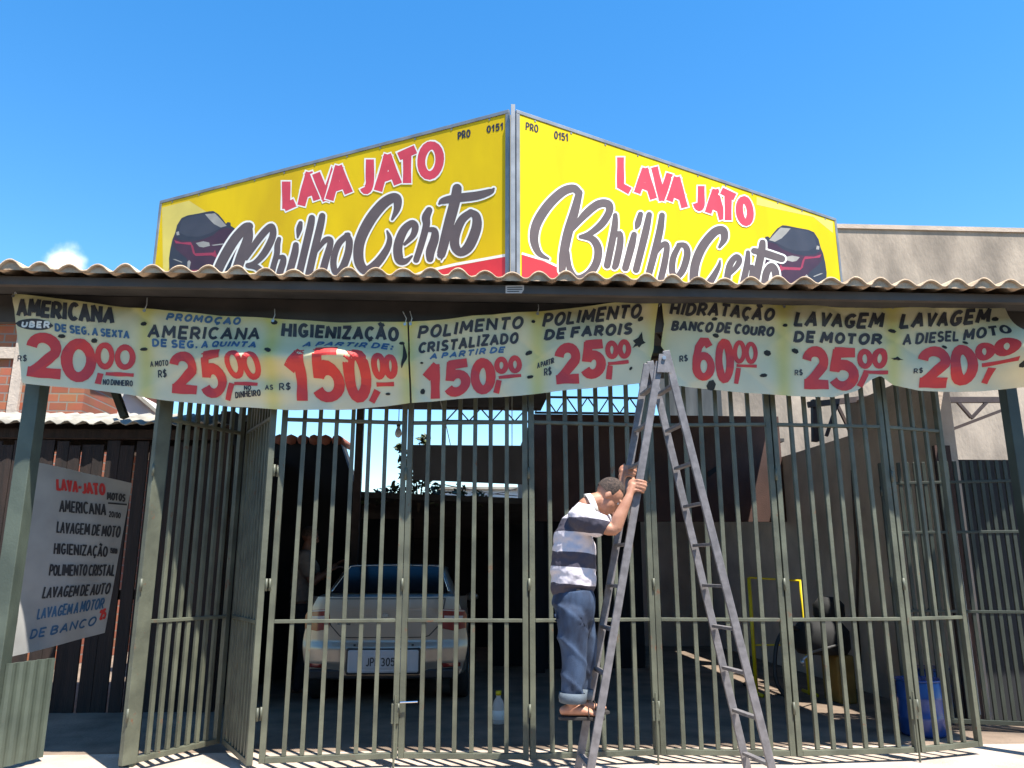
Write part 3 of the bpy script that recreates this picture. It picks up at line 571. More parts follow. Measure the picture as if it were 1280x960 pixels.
# ================================================================ GATE
gz0, gz1, gzm, gzu = 0.06, 3.12, 1.03, 2.555
def leaf(label, p, q, bars, z1=gz1, wide=False, m='gate', lock=None, rails=(gzm, gzu), group='leaves of the folding bar gate', name='gate_leaf', cat='gate'):
    p = Vector((p[0], p[1], 0)); q = Vector((q[0], q[1], 0)); d = (q - p).normalized(); nrm = Vector((-d.y, d.x, 0))
    t = thing(name, label, cat, (p.x, p.y, gz0), group)
    def vert(pos, w, nm, z1=z1, h=.034, top=0):
        a = p + d * pos; return MB().bar((a.x, a.y, gz0), (a.x, a.y, z1 + top), w, h, d).build(nm, m, t, bevel=.003)
    Ln = (q - p).length
    sw = .042 if not wide else .12
    vert(sw / 2 + .004, sw, 'stile', h=.045); vert(Ln - .025, .042, 'stile', h=.045)
    s0 = sw + .004; s1 = Ln - .046
    a = p + d * (s0 + .001); b_ = p + d * (s1 - .001)
    off = nrm * 0.0
    for z, nm, hh in [(gz0 + .02, 'bottom_rail', .04)] + [(r, 'rail', .026) for r in rails] + ([(z1 - .02, 'top_rail', .04)] if z1 > 3 else []):
        MB().bar(a + Vector((0, 0, z)), b_ + Vector((0, 0, z)), .042, hh, nrm).build(nm, m, t, bevel=.003)
    for i in range(bars):
        s = s0 + (s1 - s0) * (i + 1) / (bars + 1); a = p + d * s
        o1, o2 = random.gauss(0, .0035), random.gauss(0, .0035); o1 = max(-.008, min(.008, o1)); MB().bar((a.x + d.x * o1, a.y + d.y * o1, gz0 + .041), (a.x + d.x * o2, a.y + d.y * o2, (z1 - .041 if z1 > 3 else z1)), .032, .028, d).build('bar', m, t, bevel=.003)
    for z in (.35, 1.25, 2.1):
        e = (p if (lock or 0) >= 0 and name == 'gate_leaf' else q) - nrm * .03
        MB().tube([e + Vector((0, 0, z)), e + Vector((0, 0, z + .09))], .010, 10).build('hinge', m, t, smooth=True)
    if lock:
        e = (q if lock > 0 else p) - d * (.03 * lock); e = e - nrm * .032
        MB().bar(e + Vector((0, 0, .30)), e + Vector((0, 0, .44)), .055, .014, d).build('lock_plate', m, t, bevel=.003)
        MB().tube([e - nrm * .012 + Vector((0, 0, -.05)), e - nrm * .012 + Vector((0, 0, .5))], .008, 8).build('drop_bolt', m, t)
    return t
J = [(-1.49, -.02), (-.511, .09), (.452, 0.0), (1.438, .10), (2.433, 0.0), (3.414, .07), (4.02, .26)]
labs = ['closed gate leaf in front of the left half of the silver car', 'closed gate leaf before the right half of the silver car, left of the man',
        'closed gate leaf directly behind the man and the ladder foot', 'closed gate leaf showing through the right legs of the ladder',
        'closed gate leaf in front of the yellow rack, right of the ladder', 'narrow gate leaf at the right end in front of the blue drum']
for i in range(6):
    p, q = J[i], J[i + 1]
    leaf(labs[i], p, q, 6 if i < 5 else 3, lock={0: 1, 2: 1, 4: 1}.get(i))
# white bolt pin at the first lock
pn = PY(501, 878, .03)
tag(MB().tube([PY(500, 878, .03), PY(522, 877, .03)], .007, 8).build('bolt_pin', 'chrome'), 'short shiny bolt pin sticking out of the middle lock of the gate', 'bolt')
# folded pair on the left
leaf('open gate leaf with a wide front stile beside the left opening', (-2.44, -.06), (-1.98, .68), 7, wide=True)
leaf('open gate leaf of tightly seen bars folded in front of the dark house', (-1.53, -.10), (-1.93, .66), 7)
# leaf standing open at the right, its shade put into a darker green
t = leaf('shade-darkened green gate leaf of close bars standing open at the far right', (3.98, 1.30), (5.3, .92), 17, z1=2.42, m='gatedark', rails=(gzm, 1.75, 2.22), group='gate leaves')
del t['group']
# header beam that carries the gate
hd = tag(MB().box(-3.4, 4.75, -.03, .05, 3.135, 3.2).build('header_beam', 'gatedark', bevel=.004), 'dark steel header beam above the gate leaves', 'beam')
# posts
pl = thing('gate_post', 'wide sunlit green steel post with a ribbed sheet at the left edge', 'post', (-3.35, 0, 0))
MB().box(-3.46, -3.345, -.06, .08, 0, 3.3).build('post', 'post', pl, bevel=.006)
mb = MB(); n = 18; P0 = Vector((-3.34, 0.0, 0)); P1 = Vector((-3.20, .40, 0)); dd = (P1 - P0).normalized(); nn = Vector((dd.y, -dd.x, 0)); pr = []
for i in range(n + 1):
    pr.append(P0 + (P1 - P0) * i / n + nn * (.010 if (i // 2) % 2 else 0))
vs = [(v.x, v.y, z) for z in (.03, .74) for v in pr] + [(v.x - nn.x * .02, v.y - nn.y * .02, z) for z in (.03, .74) for v in pr]; W = n + 1
fs = []
for i in range(n): fs += [(i, i + 1, W + i + 1, W + i), (2 * W + i, 3 * W + i, 3 * W + i + 1, 2 * W + i + 1), (W + i, W + i + 1, 3 * W + i + 1, 3 * W + i)]
mb.add(vs, fs).build('ribbed_sheet', 'post', pl)
pr_ = thing('gate_post', 'dark green steel post at the right edge under the last banner', 'post', (4.5, .1, 0))
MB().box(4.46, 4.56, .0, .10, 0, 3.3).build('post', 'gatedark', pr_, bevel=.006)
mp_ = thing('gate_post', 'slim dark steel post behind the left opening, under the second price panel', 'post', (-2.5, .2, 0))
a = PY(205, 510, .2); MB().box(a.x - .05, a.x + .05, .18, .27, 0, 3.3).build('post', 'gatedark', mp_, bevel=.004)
br = MB(); br.bar(PY(140, 478, .3), PY(156, 522, .3), .07, .05, (0, 1, 0)); br.bar(PY(100, 370, .3), PY(140, 478, .3), .07, .05, (0, 1, 0))
tag(br.build('slanting_strut', 'gatedark'), 'dark slanting steel strut below the first price panel', 'strut')

sp = thing('dark_backing', 'added dark backing sheet behind the open dark gate leaf at the far right', 'fence', (5.6, 1.6, 0))  # near-black sheet added to keep the view behind the bars dark
MB().box(4.72, 7.2, 1.56, 1.6, 0, 2.5).build('sheet', 'black_wall', sp); MB().box(4.64, 4.80, 1.40, 1.446, 0, 2.62).build('post', 'maroon', sp)

# added unseen house behind the viewer, shutting out the low sky
oh = thing('added_house', 'added unseen low house across the street, behind the viewer, blocking the low sky', 'house', (0, -14, 0))
MB().box(-22, 22, -19, -14, -.13, 4.6).build('wall', 'wall_grey', oh); MB().box(-22.4, 22.4, -19.4, -13.6, 4.6, 4.85).build('roof_slab', 'red_tile', oh)
for k in range(7): MB().box(-19 + 6 * k, -17.2 + 6 * k, -13.998, -13.95, .9, 2.3).build('shutter', 'wood', oh)

MB().box(4.95, 7.6, .40, 2.3, EZ + .0, EZ + .03).build('shade_side_roof', 'sheetdark', can)  # added roof piece out of view, keeps sun off the backing sheet
# ================================================================ ROOF SIGN (two boards meeting in a corner)
ZT = 5.3
K0 = PZ(641, 138, ZT); KL = PZ(200, 253, ZT); KR = PZ(1045, 275, ZT)
def sign_frame(A, B):
    d = (B - A); d.z = 0; d.normalize(); n = d.cross(Vector((0, 0, 1)))
    if n.y > 0: n = -n
    return d, n
dL, nL = sign_frame(KL, K0); dR, nR = sign_frame(K0, KR)
KLe = K0 - dL * .035; KRs = K0 + dR * .035
def mapL(px, py, l=0.0): return PP(px, py, K0 + nL * l, nL)
def mapR(px, py, l=0.0): return PP(px, py, K0 + nR * l, nR)
def zof(p, z): return Vector((p.x, p.y, z))
ZB = 3.68
def board(label, A, B, n, matn):
    t = thing('billboard', label, 'billboard', zof((A + B) / 2, ZB), 'two boards of the roof sign')
    MB().slab([zof(A, ZB), zof(B, ZB), zof(B, ZT - .02), zof(A, ZT - .02)], n, .03).build('panel', matn, t)
    d = (B - A).normalized(); o = -n * .008
    for nm, p, q in (('frame', zof(A, ZT) + o, zof(B, ZT) + o), ('frame', zof(A, ZB) + o + d * .016, zof(A, ZT - .02) + o + d * .016), ('frame', zof(B, ZB) + o - d * .016, zof(B, ZT - .02) + o - d * .016)):
        MB().bar(p, q, .03, .035, n).build(nm, 'sign_frame', t, bevel=.003)
    for k in range(3):
        c = A + (B - A) * (.12 + .38 * k); MB().bar(zof(c, ZB) - n * .07, zof(c, ZT - .1) - n * .07, .05, .05).build('back_post', 'sign_frame', t)
    k = int((B - A).length / .38)
    for i in range(k):
        for z in (ZT - .032, ):
            c = zof(A + (B - A) * ((i + .5) / k), z); MB().tube([c + n * .0005, c + n * .004], .010, 8).build('screw', 'sign_frame', t)
    return t
SL = board('left board of the yellow roof sign, printed car at its left end', KL, KLe, nL, 'sign_yellow_dim')
SR = board('right board of the yellow roof sign, printed car at its right end', KRs, KR, nR, 'sign_yellow')
cp = MB().bar(zof(K0, ZB) + Vector((0, -.03, 0)), zof(K0, ZT + .03) + Vector((0, -.03, 0)), .035, .035).build('corner_post', 'sign_frame')
tag(cp, 'grey metal corner post between the two yellow sign boards', 'post')

OL, SCL = (180, 130), 2.6667; OR, SCR = (630, 130), 2.9767
LJ = 'LAVA JATO'
def paint_sign(T, mp, org, sc, lava, script, car, red, margin, small):
    Bx = lambda lift: Brush(mp, org, sc, lift)
    b = Bx(.0006); b.poly(margin); b.build('faded_margin', 'sign_cream', T)
    b = Bx(.0009)
    b.ribbon([tuple(p) for p in red[1]], 9); b.build('red_corner_edge', 'sign_white', T)
    b = Bx(.0012); b.poly(red[0]); b.build('red_corner', 'sign_red', T)
    for i, (nm, mt, polys) in enumerate(car):
        b = Bx(.0014 + i * .00025)
        for p in polys: b = Bx(.0014 + i * .00025); b.poly(p); b.build(nm, mt, T)
    for i, lt in enumerate(script):
        b = Bx(.0028 + i * .00022)
        for pl in lt: b.ribbon(spline(pl, 6), 0, grow=12)
        b.build('letter_outline', 'sign_white', T)
        b = Bx(.0040 + i * .00022)
        for pl in lt: b.ribbon(spline(pl, 6), 0)
        b.build('script_letter', 'sign_grey', T)
    for i, (ch, fn, w) in enumerate(lava):
        b = Bx(.0012 + i * .0005); b.glyph(ch, fn, w, grow=9); b.build('letter_outline', 'sign_white', T)
        b = Bx(.00145 + i * .0005); b.glyph(ch, fn, w); b.build('red_letter', 'sign_letter_red', T)
    for txt, p0, p1, h, wd in small: b = Bx(.0020); b.text(txt, p0, p1, h, wd); b.build('small_print', 'pr_dark', T)
def lava_boxes(boxes, w):
    o = []
    for ch, (xl, yt, yb, xr, yt2, yb2) in boxes:      # left x, top/bottom there, right x, top/bottom there
        gw = G[ch][0]
        def fn(x, y, xl=xl, yt=yt, yb=yb, xr=xr, yt2=yt2, yb2=yb2, gw=gw):
            k = x / gw; i = w / 2; top = yt + (yt2 - yt) * k + i; bot = yb + (yb2 - yb) * k - i
            return (xl + i + (xr - xl - w) * k, bot + (top - bot) * y)
        o.append((ch, fn, w))
    return o
lavaL = lava_boxes([('L', (460, 252, 356, 510, 243, 346)), ('A', (512, 228, 345, 590, 214, 326)), ('V', (562, 224, 335, 650, 205, 322)), ('A', (606, 210, 326, 694, 190, 304)),
                    ('J', (718, 182, 304, 768, 170, 294)), ('A', (768, 172, 296, 858, 152, 274)), ('T', (842, 158, 278, 912, 140, 262)), ('O', (910, 130, 258, 1000, 118, 246))], 28)
lavaR = lava_boxes([('L', (420, 192, 318, 476, 208, 334)), ('A', (484, 222, 338, 568, 244, 360)), ('V', (548, 228, 356, 628, 252, 376)), ('A', (604, 254, 368, 684, 278, 392)),
                    ('J', (702, 278, 392, 748, 292, 406)), ('A', (748, 300, 412, 826, 324, 436)), ('T', (802, 312, 430, 866, 330, 448)), ('O', (862, 334, 446, 930, 352, 462))], 27)
def T1(l): return [(666.7 + x * .41667, 240 + y * .41667, w * .41667) for x, y, w in l]
def T2(l): return [(346.7 + x / 3, 320 + y / 3, w / 3) for x, y, w in l]
scrL = [   # one entry per letter, each a list of brush strokes (x, y, width)
 [[(232, 588, 30), (262, 520, 33), (300, 455, 33), (335, 415, 31), (350, 408, 28)], [(348, 410, 26), (346, 450, 33), (322, 515, 34), (298, 590, 34)],
  T2([(-20, 580, 50), (100, 400, 70), (200, 285, 70), (243, 275, 65), (245, 370, 70), (170, 520, 70), (80, 620, 55), (10, 650, 45)]), T2([(0, 655, 55), (80, 670, 60), (128, 720, 65), (130, 820, 70)])],
 [T2([(310, 390, 45), (294, 450, 60), (288, 540, 60), (255, 660, 60), (225, 800, 60)]), T2([(295, 575, 35), (350, 572, 50), (350, 625, 68), (320, 720, 70), (300, 820, 70)])],
 [T2([(525, 232, 45), (512, 290, 60), (497, 372, 20)]), T2([(478, 450, 60), (465, 540, 75), (410, 740, 75), (395, 830, 75)])],
 [T2([(638, 180, 65), (620, 280, 75), (540, 620, 75), (490, 830, 75)])], [T2([(742, 160, 65), (720, 270, 75), (640, 600, 75), (590, 830, 75)]), T2([(690, 520, 15), (760, 412, 55), (815, 392, 55), (822, 445, 65), (772, 620, 75), (725, 800, 75)])],
 [T2([(1000, 350, 55), (905, 440, 65), (855, 600, 65), (872, 715, 65), (935, 695, 75), (998, 540, 75), (1013, 410, 70), (985, 350, 50)])],
 [T1([(385, 345, 20), (425, 260, 55), (425, 185, 72), (380, 178, 78), (300, 235, 84), (200, 365, 88), (125, 530, 84), (120, 680, 80), (175, 755, 72), (260, 700, 68), (340, 590, 55), (365, 505, 42), (345, 440, 15)])],
 [T1([(485, 545, 25), (552, 475, 48), (570, 405, 56), (540, 378, 52), (475, 440, 68), (432, 560, 74), (442, 665, 72), (490, 682, 48), (545, 640, 15)])],
 [T1([(680, 275, 55), (656, 330, 68), (658, 395, 58), (620, 540, 54), (578, 670, 50)]), T1([(655, 430, 30), (720, 435, 50), (725, 500, 70), (692, 600, 74), (688, 660, 58)])],
 [T1([(904, 100, 76), (888, 200, 84), (840, 380, 84), (784, 600, 74), (774, 630, 60)]), T1([(762, 220, 20), (795, 198, 52), (900, 177, 68), (1060, 157, 68), (1170, 125, 48), (1198, 102, 18)])],
 [T1([(1015, 292, 56), (942, 352, 68), (892, 470, 74), (888, 560, 74), (932, 610, 64), (1000, 560, 82), (1058, 420, 82), (1058, 325, 68), (1012, 290, 52)])]]
scrR = [
 [[(166, 576, 8), (130, 555, 22), (112, 505, 32), (122, 445, 36), (162, 380, 36), (216, 328, 34), (258, 314, 30), (280, 332, 26)], [(280, 330, 26), (262, 402, 34), (238, 480, 36), (222, 560, 34), (216, 618, 26)],
  [(254, 470, 12), (298, 415, 28), (348, 374, 30), (386, 372, 30), (392, 400, 28), (364, 446, 28), (320, 482, 22), (284, 494, 14)], [(284, 494, 14), (328, 502, 26), (350, 538, 30), (344, 590, 30), (314, 634, 30), (270, 650, 28), (244, 612, 22), (238, 550, 12)]],
 [[(414, 414, 18), (410, 470, 26), (384, 600, 26)], [(404, 500, 12), (430, 482, 20), (432, 520, 26), (418, 590, 26), (412, 606, 22)]],
 [[(508, 410, 20), (498, 446, 24), (492, 462, 10)], [(484, 486, 22), (474, 530, 28), (452, 610, 26)]], [[(540, 412, 22), (526, 480, 28), (492, 616, 26)]],
 [[(588, 414, 22), (576, 490, 28), (538, 636, 26)], [(560, 566, 8), (588, 526, 20), (606, 528, 22), (598, 590, 25), (584, 650, 25)]],
 [[(652, 526, 20), (630, 572, 24), (626, 624, 24), (642, 644, 22), (666, 616, 26), (682, 560, 26), (674, 528, 22), (650, 524, 18)]],
 [[(802, 532, 12), (820, 500, 26), (814, 470, 30), (782, 478, 32), (738, 532, 34), (712, 596, 34), (706, 660, 32), (714, 690, 30)], [(730, 690, 28), (762, 668, 28), (796, 612, 18), (804, 582, 6)]],
 [[(832, 640, 14), (866, 604, 20), (876, 580, 22), (862, 570, 22), (838, 606, 25), (826, 690, 26)]],
 [[(908, 552, 16), (904, 600, 24), (884, 690, 24)], [(900, 622, 10), (922, 606, 18), (922, 640, 22), (910, 690, 22)]],
 [[(962, 516, 24), (956, 560, 30), (928, 690, 30)], [(930, 546, 22), (975, 557, 28), (1034, 576, 26)]],
 [[(966, 690, 24), (976, 630, 28), (994, 604, 26), (1010, 626, 28), (1014, 690, 26)]]]
def carpoly(fn):
    P = lambda pts: [fn(x, y) for x, y in pts]
    return [
     ('printed_car', 'pr_dark', [P([(112, 860), (108, 700), (125, 580), (150, 470), (180, 400), (205, 300), (260, 215), (330, 185), (470, 160), (590, 135), (640, 132), (700, 170), (760, 240), (790, 285), (810, 265), (845, 270), (850, 310), (910, 350), (930, 420), (930, 620), (980, 500), (980, 700), (900, 860)])]),
     ('printed_car_body', 'pr_maroon', [P([(170, 430), (240, 480), (380, 500), (520, 470), (640, 420), (720, 350), (800, 330), (900, 360), (920, 440), (900, 560), (840, 640), (700, 690), (640, 830), (380, 850), (320, 700), (200, 600), (160, 540)])]),
     ('printed_car_glass', 'pr_glass', [P([(225, 390), (260, 250), (330, 205), (470, 178), (600, 160), (660, 165), (740, 240), (790, 310), (720, 340), (600, 400), (480, 440), (330, 440)])]),
     ('printed_glare', 'pr_pale', [P([(540, 170), (660, 160), (720, 220), (800, 310), (730, 330), (650, 290), (590, 230)]), P([(195, 385), (225, 375), (235, 420), (200, 425)]), P([(430, 515), (520, 495), (590, 510), (600, 550), (520, 570), (470, 560)]), P([(615, 540), (760, 520), (770, 535), (640, 548)]), P([(330, 740), (350, 720), (370, 745), (350, 840), (325, 850)]), P([(150, 710), (180, 708), (270, 745), (260, 752)])]),
     ('printed_red_trim', 'pr_red', [P([(170, 480), (260, 510), (370, 505), (400, 560), (420, 640), (640, 630), (660, 600), (690, 690), (670, 690), (620, 665), (430, 672), (395, 640), (370, 540), (250, 525), (190, 520)]), P([(930, 560), (960, 540), (900, 680), (880, 690)]), P([(380, 840), (600, 835), (620, 850), (380, 855)])]),
    ]
s6 = 2.6667 / 9.6
carL = carpoly(lambda x, y: ((200 + x / 9.6 - 180) * 2.6667, (250 + y / 9.6 - 130) * 2.6667))
carR = carpoly(lambda x, y: ((930 + (1100 - x) / 9.6 - 630) * 2.9767, (260 + (y + 75 - 0.00) / 9.6 - 130) * 2.9767))
paint_sign(SL, mapL, OL, SCL, lavaL, scrL, carL, ([(862, 592), (930, 566), (1040, 540), (1216, 507), (1216, 592)], [(850, 592), (930, 560), (1040, 534), (1216, 502)]),
           [(60, 345), (150, 322), (240, 380), (110, 470), (64, 600)], [('PRO', (1046, 120), (1088, 110), 27, 5), ('0151', (1142, 98), (1198, 86), 25, 5)])
paint_sign(SR, mapR, OR, SCR, lavaR, scrR, carR, ([(66, 700), (66, 560), (150, 585), (235, 625), (330, 655), (420, 672), (420, 700)], [(66, 556), (150, 581), (235, 621), (330, 650), (420, 667)]),
           [(940, 345), (1224, 438), (1224, 480), (1150, 420), (940, 375)], [('PRO', (80, 96), (128, 108), 30, 5), ('0151', (186, 130), (240, 140), 30, 5)])

# ================================================================ PRICE BANNERS
YB = -0.17
def lerp(tab, x):
    if x <= tab[0][0]: return tab[0][1]
    for (a, b), (c, d) in zip(tab, tab[1:]):
        if x <= c: return b + (d - b) * (x - a) / (c - a)
    return tab[-1][1]
BUL = [(PY(425, 452, YB), .25, .42, .12), (PY(300, 452, YB), .16, .30, .11), (PY(1268, 446, YB), .34, .20, .20), (PY(1180, 462, YB), .05, .3, .12), (PY(330, 490, YB), .05, .3, .08)]
def wob(X, Z):
    y = .018 * sin(3.1 * X + 1.2 * Z) + .012 * sin(7.3 * X - 3 * Z + 1) + .006 * sin(15 * X + 9 * Z) + .006 * sin(11 * Z + 2 * X)
    u = X * .8 + Z; y += .010 * (1 - abs(sin(5.3 * u + .4 * sin(3 * X)))) ** 3 - .008 * (1 - abs(sin(4.1 * (X * .6 - Z) + 1.3 + .5 * sin(2 * X)))) ** 4
    for c, a, sx, sz in BUL: y -= a * math.exp(-((X - c.x) / sx) ** 2 - ((Z - c.z) / sz) ** 2)
    return y
def bmap(px, py, l=0.0):
    p = PY(px, py, YB); return Vector((p.x, YB + wob(p.x, p.z) - l, p.z))
BAND = (182, 342, 510, 672, 822, 978, 1117)
def banner(label, x0, x1, top, bot, nx=150, ny=44):
    me = bpy.data.meshes.new('price_banner'); vs = []; cols = []; fs = []
    for layer in (0, 1):
        for j in range(ny + 1):
            t = j / ny
            for i in range(nx + 1):
                s = i / nx; px = lerp(x0, t) + (lerp(x1, t) - lerp(x0, t)) * s; py = lerp(top, px); py += (lerp(bot, px) - py) * t
                p = bmap(px, py, 0.0 if layer == 0 else -0.0015); vs.append(p)
                g = max([math.exp(-((px - b) / 11.0) ** 2) for b in BAND] + [0]); e = max(math.exp(-(t / .07) ** 2), .0) * .55
                g = min(1, g * .8 + e); lo = max(0, (t - .45) / .55)
                base = (0.84 + .02 * lo, 0.755 + .03 * lo, 0.47 + .07 * lo); yel = (0.80, 0.68, 0.10)
                cols.append(tuple(a + (b - a) * g * .75 for a, b in zip(base, yel)))
    W = nx + 1; O = W * (ny + 1)
    for j in range(ny):
        for i in range(nx):
            a = j * W + i; fs.append((a, a + W, a + W + 1, a + 1)); fs.append((O + a, O + a + 1, O + a + W + 1, O + a + W))
    me.from_pydata(vs, [], fs); at = me.color_attributes.new('print', 'FLOAT_COLOR', 'POINT')
    for k, c in enumerate(cols): at.data[k].color = (*c, 1)
    for p in me.polygons: p.use_smooth = True
    me.materials.append(M['banner'])
    t = thing('price_banner', label, 'banner', Vector((sum(v.x for v in vs) / len(vs), YB, min(v.z for v in vs))), 'hand-painted price banners along the front')
    o = bpy.data.objects.new('canvas', me); COL.objects.link(o); adopt(o, t); return t
TOP = [(15, 367), (100, 376), (180, 385), (260, 393), (340, 399), (430, 402), (511, 402), (580, 397), (640, 392), (700, 386), (760, 379), (826, 371), (900, 376), (985, 381), (1100, 381), (1200, 379), (1252, 375), (1280, 374)]
B1 = banner('left price banner starting with the 20,00 americana wash', [(0, 15), (1, 31)], [(0, 509), (1, 512)], TOP, [(25, 480), (110, 486), (200, 499), (290, 509), (370, 513), (440, 512), (512, 503)])
B2 = banner('middle price banner with the two polimento prices, torn at its right edge', [(0, 511), (1, 514.5)], [(0, 824), (.35, 820), (.6, 818), (.8, 812), (1, 806)], TOP, [(514, 503), (560, 500), (650, 495), (720, 487), (800, 478), (826, 476)])
B3 = banner('right price banner with hidratação and lavagem prices, flapping at its right end', [(0, 826.5), (.3, 831), (.55, 827), (.66, 836), (.7, 841), (1, 838)], [(0, 1251), (.5, 1266), (1, 1280)], TOP, [(838, 481), (900, 488), (985, 496), (1040, 497), (1072, 488), (1090, 474), (1102, 469), (1118, 481), (1150, 488), (1220, 490), (1280, 486)])
for B_, xs in ((B1, (17, 180, 342, 506)), (B2, (513, 672, 821)), (B3, (829, 980, 1117, 1249))):
    for x in xs:
        y = lerp(TOP, x); a = bmap(x, y + 3, .004); e = MB().tube([a, a + Vector((0, -.003, 0))], .012, 12).build('eyelet', 'steel', B_)
        MB().tube([a, a + Vector((.01, .01, .05)), Vector((a.x + random.uniform(-.04, .04), FY - .004, min(EZ - .05, a.z + .12)))], .0035, 6).build('tie_cord', 'ink_white', B_)
C3 = ((0, 320), 3.7647); C4 = ((330, 360), 3.7647); C5 = ((640, 340), 3.7647); C6 = ((940, 260), 3.7647)
LF = .0034
class Bank:
    """three inks of one banner"""
    def __init__(s, T): s.T = T; s.d = {}
    def __call__(s, ink, frame):
        k = (ink, frame)
        k = (ink, len(s.d)); s.d[k] = Brush(bmap, frame[0], frame[1], LF + .0030 * (ink == 'ink_white')); s.d[k].k = len(s.d); s.d[k].nc = 4 if ink == 'ink_red' else 2; s.d[k].fat = 1.16 if ink != 'ink_white' else 1.0
        return s.d[k]
    def done(s):
        names = {'ink_black': 'black_lettering', 'ink_blue': 'blue_lettering', 'ink_red': 'red_prices', 'ink_white': 'white_lettering', 'hole': 'wind_slit'}
        for (ink, fr), b in s.d.items(): b.build(names[ink], ink, s.T)
def price(B, fr, big, small, line, comma, w):
    b = B('ink_red', fr)
    for ch, x0, y0, x1, y1, *r in big: b.digit(ch, x0, y0, x1, y1, w, dy=r[0] if r else 0)
    for ch, x0, y0, x1, y1, *r in small: b.digit(ch, x0, y0, x1, y1, w * .55, dy=r[0] if r else 0)
    b.ribbon([line[0], line[1]], w * .42, wob=.12); b.ribbon([comma[0], comma[1]], w * .72, wob=.06)
def slit(B, fr, x, y, rx=16, ry=9, rot=0):
    c, s_ = cos(rot), sin(rot)
    pts = [(-1, .1), (-.5, -.8), (.4, -1), (1, -.2), (.7, .8), (0, 1), (-.7, .8)]
    if rx > 25: pts = [(-1, .25), (-.35, -.25), (-.05, -1), (.35, -.35), (.55, -.1), (1, .05), (.5, .35), (.25, .75), (-.1, .6), (-.75, 1), (-.5, .45)]
    B('hole', fr).poly([(x + (u * rx) * c - (v * ry) * s_, y + (u * rx) * s_ + (v * ry) * c) for u, v in pts])
K = Bank(B1)
K('ink_black', C3).text('AMERICANA', (80, 285), (532, 316), 84, 17, slant=.05)
bb = K('ink_black', C3); bb.lift -= .0008; bb.ribbon([(166 + 86 * u, 325 + 6 * u, 52 * math.sqrt(max(.02, 1 - u * u))) for u in [-.98 + .07 * i for i in range(29)]], 0)
K('ink_white', C3).text('UBER', (104, 339), (240, 345), 32, 9, slant=.1, up=(0.1, -1))
K('ink_blue', C3).text('DE SEG. A SEXTA', (262, 356), (606, 388), 38, 8)
price(K, C3, [('2', 130, 362, 292, 568, 8), ('0', 290, 388, 440, 590)], [('0', 440, 405, 534, 528), ('0', 538, 416, 634, 534)], ((490, 550), (628, 560)), ((466, 548), (456, 600)), 42)
K('ink_black', C3).text('R$', (92, 500), (132, 498), 30, 4); K('ink_black', C3).text('NO DINHEIRO', (480, 604), (624, 614), 28, 4.5)
K('ink_blue', C3).text('PROMOÇAO', (782, 304), (1130, 326), 36, 9, slant=.35)
K('ink_black', C3).text('AMERICANA', (696, 386), (1228, 404), 62, 12, slant=.12)
K('ink_blue', C3).text('DE SEG. A QUINTA', (718, 428), (1222, 452), 38, 8.5)
price(K, C3, [('2', 798, 450, 932, 640, 8), ('5', 948, 462, 1072, 666)], [('0', 1088, 474, 1168, 586), ('0', 1166, 478, 1244, 590)], ((1112, 608), (1222, 612)), ((1100, 606), (1076, 682)), 38)
K('ink_black', C3).text('A MOTO', (704, 520), (792, 516), 26, 4); K('ink_black', C3).text('R$', (740, 570), (782, 568), 36, 5)
K('ink_black', C3).text('NO', (1160, 640), (1194, 640), 22, 4); K('ink_black', C3).text('DINHEIRO', (1115, 676), (1236, 666), 28, 5)
for a in ((290, 377, 18, 9), (438, 395, 16, 11), (675, 318, 16, 10), (676, 438, 20, 8)): slit(K, C3, *a)
K('ink_black', C4).text('HIGIENIZAÇÃO', (85, 232), (632, 250), 66, 14, slant=.06)
K('ink_blue', C4).text('A PARTIR DE:', (190, 292), (606, 300), 36, 8.5, slant=.3)
price(K, C4, [('1', 118, 308, 218, 540), ('5', 236, 310, 380, 536), ('0', 388, 320, 506, 536)], [('0', 515, 326, 578, 434), ('0', 568, 326, 630, 430)], ((530, 456), (612, 452)), ((534, 482), (506, 536)), 42)
K('ink_black', C4).text('R$', (78, 488), (130, 484), 34, 5); K('ink_black', C4).text('AS', (14, 488), (50, 486), 24, 4)
for a in ((52, 166, 16, 11), (38, 312, 18, 11, .6), (648, 258, 14, 8), (582, 496, 12, 6)): slit(K, C4, *a)
K('hole', C4).ribbon(spline([(656, 262, 5), (662, 300, 15), (664, 330, 20), (654, 360, 12), (650, 380, 4)], 5), 0)
K.done()
K = Bank(B2)
K('ink_black', C4).text('POLIMENTO', (722, 238), (1215, 194), 60, 12, slant=.18); K('ink_black', C4).text('CRISTALIZADO', (724, 308), (1194, 264), 52, 11, slant=.14)
K('ink_blue', C4).text('A PARTIR DE', (780, 336), (1128, 308), 28, 7, slant=.35)
price(K, C4, [('1', 752, 352, 836, 526), ('5', 850, 346, 968, 516, -12), ('0', 974, 336, 1086, 500)], [('0', 1085, 328, 1148, 406), ('0', 1150, 320, 1212, 402)], ((1104, 424), (1210, 412)), ((1106, 436), (1092, 496)), 37)
for a in ((746, 484, 12, 13), (742, 352, 8, 5), (1246, 306, 18, 10, -.3), (1252, 418, 16, 7)): slit(K, C4, *a)
K('ink_black', C5).text('POLIMENTO', (142, 260), (606, 212), 66, 13, slant=.25); K('ink_black', C5).text('DE FAROIS', (150, 324), (566, 290), 54, 13, slant=.22)
K('ink_black', C5).text('A PARTIR', (118, 456), (198, 430), 26, 4); K('ink_black', C5).text('R$', (150, 490), (186, 486), 36, 5)
price(K, C5, [('2', 200, 342, 322, 528, -6), ('5', 326, 328, 438, 504, -8)], [('0', 440, 322, 502, 408), ('0', 500, 314, 562, 404)], ((452, 432), (552, 418)), ((462, 440), (456, 504)), 38)
